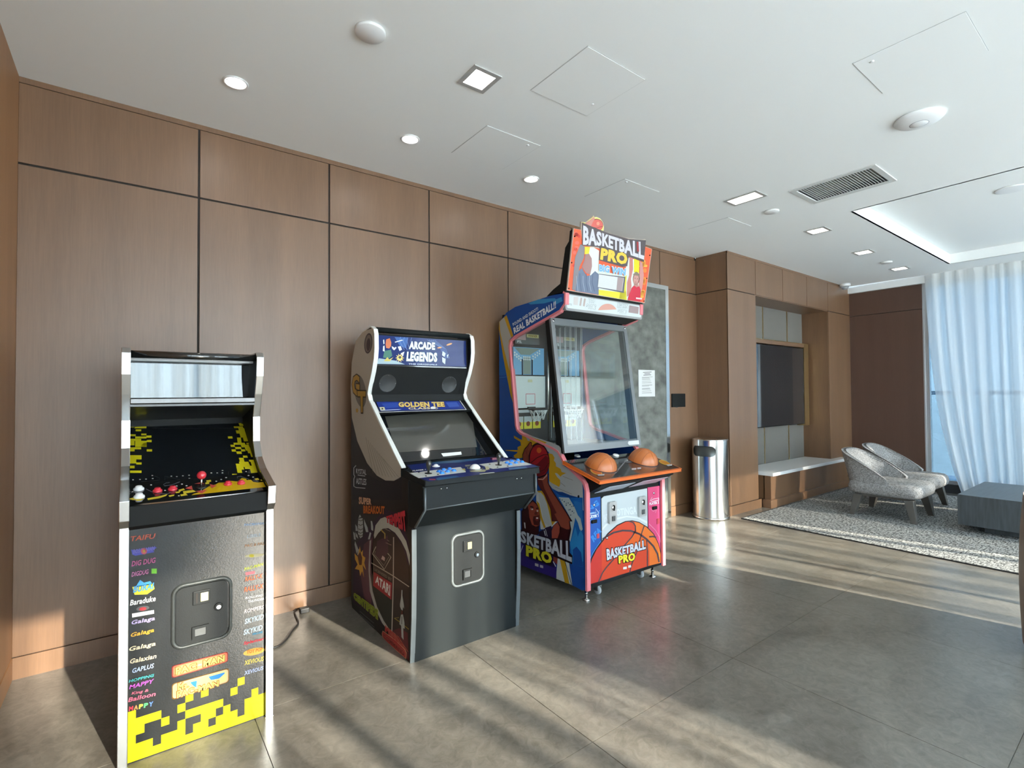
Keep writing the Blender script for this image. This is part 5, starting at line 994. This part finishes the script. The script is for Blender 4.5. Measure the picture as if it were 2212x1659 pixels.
# sign
SG = PS(2.757, 2.268, 2.676, 2.72); NS = SG[1]
def sg(px, py): return on((1220 + px * .12962, 465 + py * .12962), SG)
so = [(40, 1252), (150, 217), (268, 240), (272, 105), (350, 118), (430, 50), (480, 8), (492, 32), (530, 25), (590, 50), (635, 110), (655, 190), (650, 260), (820, 325), (1060, 382), (1240, 405), (1350, 402), (1325, 515), (1455, 562), (1332, 1465)]
MB().prism([sg(*p) for p in so], -NS * .012, ink('#c8b8a8', .3)).build('sign_board', m3, bevel=.001)
a3 = Art(SG, (1220, 465, .12962))
a3.poly([(48, 1245), (155, 222), (270, 245), (300, 500), (1330, 700), (1340, 525), (1448, 567), (1326, 1457)], '#e8623a', 1)
rnd = random.Random(3)
for k in range(34):
    side = k % 2; x = rnd.uniform(60, 260) if side else 0; y = rnd.uniform(260, 1200) if side else rnd.uniform(620, 1380)
    if not side: x = rnd.uniform(1275, 1440 - (y - 560) * .136 - 42)
    if side and x < 60 + (1250 - y) * .1: x += 90
    a3.ell(x, y, 22 + rnd.random() * 18, 22 + rnd.random() * 18, ['#ee8a3c', '#e04438', '#f2b04a', '#ea6e5a'][k % 4], 2, n=10)
a3.poly([(330, 525), (480, 535), (570, 590), (560, 920), (1000, 1010), (1040, 700), (1240, 760), (1230, 1340), (1040, 1415), (560, 1330), (420, 1000)], '#e0e4d8', 2).poly([(330, 525), (420, 530), (400, 640), (330, 650)], '#e4d436', 3).poly([(560, 1240), (980, 1290), (1020, 1240), (1030, 1412), (560, 1328)], '#e6d838', 3).poly([(1150, 720), (1240, 760), (1235, 960), (1150, 950)], '#e6d820', 3).poly([(930, 1290), (1000, 1000), (1030, 1000), (1010, 1400), (900, 1380)], '#dfd64a', 3)
# left player (dark kit), right player (red kit)
a3.poly([(260, 480), (330, 520), (320, 700), (240, 860), (220, 1050), (250, 1270), (120, 1240), (140, 1000), (170, 700)], '#8c8488', 4).poly([(340, 650), (400, 640), (445, 720), (450, 850), (420, 990), (350, 960), (280, 860), (320, 760)], '#a8807c', 5).poly([(230, 930), (280, 880), (360, 1010), (430, 1000), (500, 930), (560, 980), (560, 1325), (170, 1262)], '#6e7a90', 6)
for i in range(6): a3.line([(190 + i * 55, 1010 - (i % 2) * 40), (200 + i * 50, 1120), (215 + i * 55, 1270)], 9, ['#9aa4b4', '#525e78'][i % 2], 7)
a3.poly([(1075, 690), (1130, 715), (1135, 900), (1100, 1060), (1110, 1180), (1070, 1330), (1030, 1360), (1035, 1120), (1070, 1000)], '#c8827a', 4).poly([(1250, 760), (1290, 800), (1315, 1000), (1290, 1200), (1250, 1340), (1235, 1240), (1245, 1000)], '#d0908a', 4)
a3.ell(1188, 1055, 56, 105, '#5c3a34', 5, rot=6).ell(1182, 1068, 47, 92, '#c8948a', 6, rot=6).poly([(1130, 985), (1185, 940), (1240, 980), (1245, 1060), (1225, 1010), (1150, 1000)], '#8a7868', 7).ell(1165, 1050, 7, 6, '#3a2824', 8).ell(1205, 1060, 7, 6, '#3a2824', 8).line([(1160, 1110), (1185, 1115)], 6, '#8c4a44', 8)
a3.poly([(1150, 1170), (1190, 1200), (1235, 1180), (1260, 1240), (1255, 1440), (1040, 1412), (1060, 1340), (1110, 1210)], '#d02c42', 7).poly([(1152, 1140), (1215, 1140), (1225, 1180), (1190, 1215), (1155, 1180)], '#c08a80', 6).poly([(1180, 1368), (1280, 1380), (1278, 1405), (1180, 1395)], '#e8c8c8', 9)
# topper ball and hand
a3.poly([(278, 112), (350, 125), (430, 60), (478, 18), (490, 38), (530, 33), (586, 58), (628, 115), (645, 190), (640, 262), (300, 170)], '#f0e07c', 2).ell(530, 165, 105, 105, '#4a2020', 4).ell(532, 168, 98, 98, '#e06c62', 5).ell(550, 140, 26, 30, '#f09a80', 6).line([(440, 190), (520, 215), (625, 185)], 6, '#5a2a28', 6).poly([(330, 135), (400, 95), (480, 30), (500, 60), (460, 120), (430, 190)], '#d08c80', 6)
a3.poly([(284, 120), (520, 220), (760, 310), (1060, 395), (1345, 418), (1310, 780), (1060, 690), (1035, 850), (950, 860), (560, 745), (585, 560), (560, 530), (285, 500)], '#5c5254', 9)
a3.text('BASKETBALL', [(300, 165), (650, 305), (950, 400), (1310, 445)], [(295, 495), (650, 520), (950, 620), (1315, 745)], '#d8d4dc', 10, .045)
a3.poly([(1190, 440), (1235, 448), (1230, 610), (1195, 600)], '#a83c40', 10)
a3.text('PRO', [(600, 540), (1040, 635)], [(578, 740), (1030, 835)], '#f0c848', 12, .06)
a3.text('BIG WIN', [(565, 820), (1010, 895)], [(565, 935), (1000, 1010)], '#7ab0d8', 12, .05, '#e8ecec', .06)
a3.poly([(560, 975), (1000, 1030), (975, 1295), (545, 1205)], '#64606a', 12).poly([(560, 985), (975, 1045), (945, 1265), (540, 1195)], '#d8d8d6', 13).poly([(870, 1032), (968, 1046), (940, 1262), (850, 1248)], '#a89494', 14)
a3.build('sign_print', m3, 'printed basketball sign')
for p in ((163, 352), (113, 790), (65, 1220), (1415, 668), (1365, 1052), (1318, 1430)): MB().lathe([(.006, 0), (.006, .003), (.001, .004)], sg(*p), NS, M_black, 10).build('bolt', m3)
hs = yzs([(1238, 494), (1231, 499), (1229, 521), (1221, 535), (1210, 613), (1195.5, 625), (1181, 640), (1222, 633)], pb)
MB().yz([(y + (.004 if i in (0, 7) else 0), z) for i, (y, z) in enumerate(hs)], BL, BR, M_black).build('sign_housing', m3)
# score band
MB().prism([(u, 2.782, v_) for u, v_ in rrect(BL + .002, 2.128, BR - .002, 2.262, .018)], (0, .03, 0), mat('band_grey', (.25, .25, .25), .4)).build('score_band', m3, bevel=.002)
b3 = Art(PY(2.7805), (1220, 465, .12962))
q0, q1, q2, q3 = (BL + .018, 2.145), (BR - .018, 2.145), (BR - .018, 2.246), (BL + .018, 2.246)
mbb = MB(); mbb.prism([(u, 2.7815, v_) for u, v_ in rrect(q0[0], q0[1], q2[0], q2[1], .01)], (0, -.0008, 0), ink('#d4dada')).build('score_face', m3)
b3.ell(710, 1640, 165, 165, '#d8a090', 2, a0=200, a1=335, n=24).poly([(148, 1358), (225, 1362), (215, 1500), (142, 1490)], '#cfc6c2', 2).poly([(262, 1372), (290, 1378), (270, 1512), (240, 1505)], '#b8a8a2', 2).poly([(320, 1385), (350, 1390), (330, 1520), (300, 1512)], '#b8a8a2', 2).poly([(1075, 1500), (1232, 1530), (1222, 1645), (1060, 1620)], '#a48f8f', 3)
b3.text('TOP', [(402, 1380), (500, 1395)], [(398, 1450), (492, 1462)], '#dfe4e4', 3, .04, '#8c9696', .06).text('SCORE', [(365, 1475), (520, 1500)], [(355, 1545), (508, 1570)], '#dfe4e4', 3, .04, '#8c9696', .06).text('BIG WIN', [(880, 1462), (1050, 1485)], [(872, 1530), (1040, 1548)], '#dfe4e4', 3, .04, '#8c9696', .06).text('SCORE', [(890, 1562), (1030, 1585)], [(882, 1625), (1020, 1640)], '#dfe4e4', 3, .04, '#8c9696', .06).text('PTS', [(62, 1468), (115, 1475)], [(60, 1500), (112, 1506)], '#9aa2a4', 3, .03)
b3.build('score_print', m3, 'score lettering')
MB().yz([(2.80, 2.15), (2.80, 2.128), (2.94, 2.10), (2.98, 2.16)], XL3, XR3, M_black).build('visor', m3)
# tilted glass front in a grey frame
G0, G1 = (2.805, 1.050), (2.955, 2.095)
PG = PS(*G0, *G1); NG = PG[1]; dg = (Vector((0, G1[0], G1[1])) - Vector((0, G0[0], G0[1]))).normalized()
def gp(x, h): return Vector((x, G0[0], G0[1])) + dg * h
Lg = 1.055; M_gfr = mat('glass_frame_grey', (.15, .16, .165), .38, .3)
mb = MB()
for xa, xb, ha, hb in ((BL + .004, BL + .044, 0, Lg), (BR - .044, BR - .004, 0, Lg), (BL + .044, BR - .044, 0, .062), (BL + .044, BR - .044, Lg - .055, Lg)):
    mb.prism([gp(xa, ha), gp(xb, ha), gp(xb, hb), gp(xa, hb)], -NG * .02, M_gfr)
mb.build('glass_frame', m3)
MB().prism([gp(BL + .04, .05), gp(BR - .04, .05), gp(BR - .04, Lg - .05), gp(BL + .04, Lg - .05)], -NG * .005, M_cabglass).build('front_glass', m3)
for x_ in (BL + .03, BR - .03): MB().lathe([(.011, 0), (.011, .004), (.004, .006)], gp(x_, Lg - .025) + NG * .001, NG, M_chrome, 14).build('bolt', m3)
MB().prism([gp(BR - .16, .012), gp(BR - .03, .012), gp(BR - .03, .045), gp(BR - .16, .045), gp(BR - .175, .028)], NG * .001, ink('#d8d8d6')).build('sticker', m3)
MB().yz([(2.98, 2.12), (3.03, 2.12), (2.90, 1.06), (2.83, 1.04)], XL3 - .02, XL3 + .004, M_black).build('corner_post', m3)
MB().yz([(2.98, 2.12), (3.03, 2.12), (2.90, 1.06), (2.83, 1.04)], XR3 - .004, XR3 + .02, M_black).build('corner_post', m3)
for xa in (BL + .012, BR - .016): MB().yz([(2.90, 1.075), (3.36, 1.18), (3.41, 1.24), (3.49, 1.92), (3.42, 1.985), (3.03, 2.09)], xa, xa + .004, M_cabglass).build('side_glass', m3)
# inside: two hoops side by side
IY = 3.46; PI_ = PY(IY)
M_blk_in = mat('interior_black', (.03, .03, .032), .6)
for nh, x0_ in enumerate((2.62, 3.06)):
    bb = MB().box((x0_ + .01, IY, 1.375), (x0_ + .36, IY + .012, 1.655), ink('#dfe3e1')).build('backboard', m3, 'white backboard with a red square')
    sq = MB()
    for p in ((.135, 1.405, .24, 1.410), (.135, 1.495, .24, 1.50), (.135, 1.41, .139, 1.495), (.236, 1.41, .24, 1.495)): sq.box((x0_ + p[0], IY - .001, p[1]), (x0_ + p[2], IY, p[3]), ink('#d8606a'))
    sq.box((x0_ + .16, IY - .001, 1.60), (x0_ + .21, IY, 1.625), ink('#d8d0a8')); sq.build('target_square', bb)
    MB().box((x0_, IY - .004, 1.665), (x0_ + .345, IY + .01, 1.905), ink('#7fb4dc')).build('backlit_poster', m3)
    po = MB()
    po.add([(x0_ + .01, IY - .0045, 1.90), (x0_ + .30, IY - .0045, 1.90), (x0_ + .18, IY - .0045, 1.84), (x0_ + .08, IY - .0045, 1.84)], [(3, 2, 1, 0)], ink('#8c988f')).add([(x0_ + .105, IY - .005, 1.67), (x0_ + .19, IY - .005, 1.67), (x0_ + .19, IY - .005, 1.82), (x0_ + .105, IY - .005, 1.82)], [(0, 1, 2, 3)], ink('#8c988f'))
    for xx in (.088, .198): po.box((x0_ + xx, IY - .006, 1.665), (x0_ + xx + .014, IY - .005, 1.80), ink('#15172c'))
    for k in range(18):
        if k < 8: xx, zz = .012 + (k // 2) * .022, 1.855 - (k // 2) * .015 - (k % 2) * .022
        elif k < 12 + 4: j = k - 8; xx, zz = .112 + (j // 2) * .022, 1.80 + (j % 2) * .02
        else: xx, zz = 0, 0
        if zz: po.lathe([(.009, 0), (.008, .001)], (x0_ + xx, IY - .0055, zz), (0, -1, 0), ink('#e8eeee'), 10)
    for k in range(8): po.lathe([(.009, 0), (.008, .001)], (x0_ + .215 + (k // 2) * .025, IY - .0055, 1.805 + (k // 2) * .017 + (k % 2) * .024), (0, -1, 0), ink('#e8eeee'), 10)
    po.build('poster_print', m3)['kind'] = 'stuff'
    sb = MB().box((x0_, IY - .03, 1.93), (x0_ + .27, IY, 2.025), mat('score_box', (.06, .065, .065), .4)).build('score_display', m3)
    d_ = MB().box((x0_ + .005, IY - .032, 1.965), (x0_ + .115, IY - .03, 2.02), ink('#b89a98')).box((x0_ + .125, IY - .032, 1.99), (x0_ + .26, IY - .03, 2.02), ink('#cfc48c')).build('display_window', sb)
    q = Art(PY(IY - .0325)); q.mb = MB()
    vs, fs = glyphs('PTS.', .04); x1 = max(v[0] for v in vs); q.mb.add([(x0_ + .02 + v[0] / x1 * .05, IY - .031, 1.938 + v[1] * .028) for v in vs], fs, ink('#e0e0e0'))
    vs, fs = glyphs('WINNER', .04); x1 = max(v[0] for v in vs); q.mb.add([(x0_ + .14 + v[0] / x1 * .105, IY - .0335, 1.997 + v[1] * .026) for v in vs], fs, ink('#8c7430'))
    q.mb.build('lettering', sb)
    hc = Vector((x0_ + .19, IY - .10, 1.365)); t_ = []
    for k in range(25): a = 2 * math.pi * k / 24; t_.append(hc + Vector((math.cos(a) * .085, math.sin(a) * .085, 0)))
    hp = MB().tube(t_, .006, mat('rim_black', (.03, .03, .03), .4)).box((hc.x - .04, IY - .02, hc.z - .02), (hc.x + .04, IY, hc.z + .02), mat('rim_black')).build('hoop', m3)
    nt_ = MB()
    for k in range(10):
        a = 2 * math.pi * k / 10; b = a + .35
        for s_ in (1, -1): nt_.tube([hc + Vector((math.cos(a) * .083, math.sin(a) * .083, 0)), hc + Vector((math.cos(a + .31 * s_) * .06, math.sin(a + .31 * s_) * .06, -.05)), hc + Vector((math.cos(a) * .05, math.sin(a) * .05, -.09))], .0028, M_white, 5)
    nt_.build('net', hp)
    for k in range(3):
        xq = x0_ + .03 + k * .10
        stk_ = MB().box((xq, IY + .02, 1.19), (xq + .09, IY + .024, 1.30), ink('#e2d23a')).build('instruction_sticker', m3, 'yellow instruction sticker')
        MB().box((xq, IY + .018, 1.25), (xq + .09, IY + .02, 1.30), ink('#c4c8c8')).lathe([(.022, 0), (.021, .001)], (xq + .045, IY + .018, 1.235), (0, -1, 0), ink('#8a4424'), 12).build('sticker_print', stk_)
    MB().box((x0_ + .01, IY - .02, 1.335), (x0_ + .36, IY + .005, 1.36), ink('#cfd2d2')).build('ledge', m3)
MB().box((XL3, IY + .03, 1.0), (XR3, IY + .05, 2.14), M_blk_in).box((XL3, 2.92, 1.055), (XR3, IY + .04, 1.07), M_blk_in).build('interior', m3)
for k in range(13):
    xk = 3.02 + (.012 if k % 2 else -.006)
    MB().tube([(xk, 3.42 - k * .033, 1.10), (xk, 3.42 - k * .033, 2.08)], .0022, M_white, 5).build('divider_cord', m3)
for xk in (2.99, ): MB().tube([(xk, 3.43, 1.08), (xk, 3.43, 2.1)], .009, M_steel, 10).build('divider_post', m3)
# control shelf with the two half balls
K0, K1 = (2.425, .893), (2.80, .992)
PK = PS(*K0, *K1); NK = PK[1]
M_or = mat('orange_edge', (.75, .16, .03), .3, coat=.4)
kp = [(BL - .03, *K0), (BR - .035 + .01, *K0), (BR + .0, *K1), (BL + .002, *K1)]
kp = [(BL - .02, K0[0], K0[1]), (BR + .02, K0[0], K0[1]), (BR + .02, K1[0], K1[1]), (BL - .02, K1[0], K1[1])]
MB().prism([Vector(p) for p in kp], -NK * .022, M_or).build('shelf_edge', m3, 'orange shelf edge', bevel=.004)
kq = [(BL - .008, K0[0] + .012, K0[1] + .0035), (BR + .008, K0[0] + .012, K0[1] + .0035), (BR + .008, K1[0], K1[1] + .001), (BL - .008, K1[0], K1[1] + .001)]
MB().prism([Vector(p) + NK * .001 for p in kq], NK * .002, mat('shelf_black_print', (.020, .018, .020), .14, coat=1)).build('control_shelf', m3)
PK2 = (PK[0] + NK * .0042, NK)
MB().yz([(2.46, .875), (2.47, .845), (2.60, .775), (2.62, .80), (2.75, .96), (2.70, .955)], XL3, XR3, M_black).build('shelf_box', m3)
for xa, xb, cc in ((BL + .10, BL + .44, '#c8ccd8'), (BR - .42, BR - .06, '#d8c0cc')):
    PSU = PS(2.60, .775, 2.47, .845); pts = [(xa, 2.597, .776), (xb - .03, 2.597, .776), (xb, 2.50, .829), (xa + .05, 2.50, .829)]
    MB().prism([Vector(p) + Vector((0, -.004, -.006)) for p in pts], (0, .002, .002), ink(cc)).build('lamp_window', m3, bevel=.001)
M_ball = mat('basketball_rubber', (.50, .14, .03), .36, coat=.35, coatrough=.25, bump=(900, .35, .001)); M_seam = mat('ball_seam', (.42, .12, .03), .5)
for i, px in enumerate((1298, 1388)):
    c = on((px + (1 if i else 0), 1008 if not i else 996), PK2); R_ = .118
    b = MB().lathe([(R_ * math.cos(a) + .0004, R_ * math.sin(a) * .98) for a in [math.pi / 2 * k / 14 for k in range(15)]], c - NK * .012, NK, M_ball, 40).build('ball_dome', m3, 'orange half basketball, %s of the pair' % ('left' if i == 0 else 'right'))
    u = Vector((1, 0, 0)); w_ = NK.cross(u).normalized(); sm_ = MB()
    for off_, d1, d2 in ((0, u, w_), (0, w_, u), (.052, u, w_), (-.052, u, w_)):
        rr = math.sqrt(R_ ** 2 - off_ ** 2)
        sm_.tube([c - NK * .012 + d2 * (off_ * (1 + .25 * math.cos(a) ** 2)) + d1 * (rr * math.cos(a)) + NK * (rr * math.sin(a) * .98) for a in [math.pi * k / 24 for k in range(25)]], .0018, M_seam, 6)
    sm_.build('seam', b)
    MB().lathe([(R_ + .012, 0), (R_ + .010, .006), (R_, .007)], c - NK * .004, NK, mat('ball_collar', (.05, .02, .018), .3), 40).build('ball_collar', m3)
k3 = Art(PK2, (1230, 960, .1085))
k3.poly([(1140, 290), (1160, 300), (930, 570), (890, 580)], '#8c8c8c').ell(535, 545, 125, 52, '#d8b44a', 1, rot=22).ell(535, 545, 108, 42, '#c8642e', 2, rot=22).poly([(555, 600), (700, 590), (690, 625), (570, 628)], '#b0aeb0', 3).ell(1890, 362, 115, 40, '#d8b44a', 1, rot=18).ell(1890, 362, 98, 32, '#c8842e', 2, rot=18).poly([(1925, 405), (2040, 395), (2045, 425), (1960, 435)], '#b8b6b8', 3).poly([(1240, 478), (1335, 470), (1330, 505), (1240, 508)], '#d8c8c8', 2).poly([(1350, 462), (1425, 458), (1428, 492), (1350, 498)], '#d8c8c8', 2).ell(1180, 350, 70, 20, '#6c6c70', 1).poly([(980, 350), (1060, 345), (1100, 370), (980, 385)], '#4a4a50', 1)
k3.build('shelf_print', m3, 'printed shelf emblems')['kind'] = 'stuff'
for px, py in ((155, 240), (925, 225)):
    c = on((1230 + px * .1085, 960 + py * .1085), PK2); MB().lathe([(.026, 0), (.026, .008), (.019, .013), (.001, .014)], c, NK, M_wbtn if px > 500 else mat('silver_button', (.5, .5, .5), .25, .7), 22).build('button', m3)
# feet and castors
for xk, yk in ((2.64, 2.63), (3.40, 2.63), (2.64, 3.56), (3.40, 3.56)):
    MB().lathe([(.027, 0), (.030, .004), (.026, .012), (.010, .016), (.008, .088)], (xk, yk, 0), (0, 0, 1), M_chrome, 20).lathe([(.015, .05), (.015, .058)], (xk, yk, 0), (0, 0, 1), M_chrome, 6).build('levelling_foot', m3)
for xk, yk in ((2.79, 2.66), (3.31, 2.68), (2.79, 3.54), (3.31, 3.54)):
    w_ = MB().lathe([(.010, -.012), (.029, -.011), (.032, -.008), (.032, .008), (.029, .011), (.010, .012)], (xk, yk, .032), (1, 0, .0), mat('castor_wheel', (.35, .37, .38), .4), 24).build('castor_wheel', m3)
    MB().box((xk - .020, yk - .02, .03), (xk - .015, yk + .02, .07), M_chrome).box((xk + .015, yk - .02, .03), (xk + .020, yk + .02, .07), M_chrome).box((xk - .022, yk - .024, .068), (xk + .022, yk + .024, .074), M_chrome).cyl((xk, yk, .072), (0, 0, 1), .012, .018, M_chrome, 12).build('castor_fork', m3)
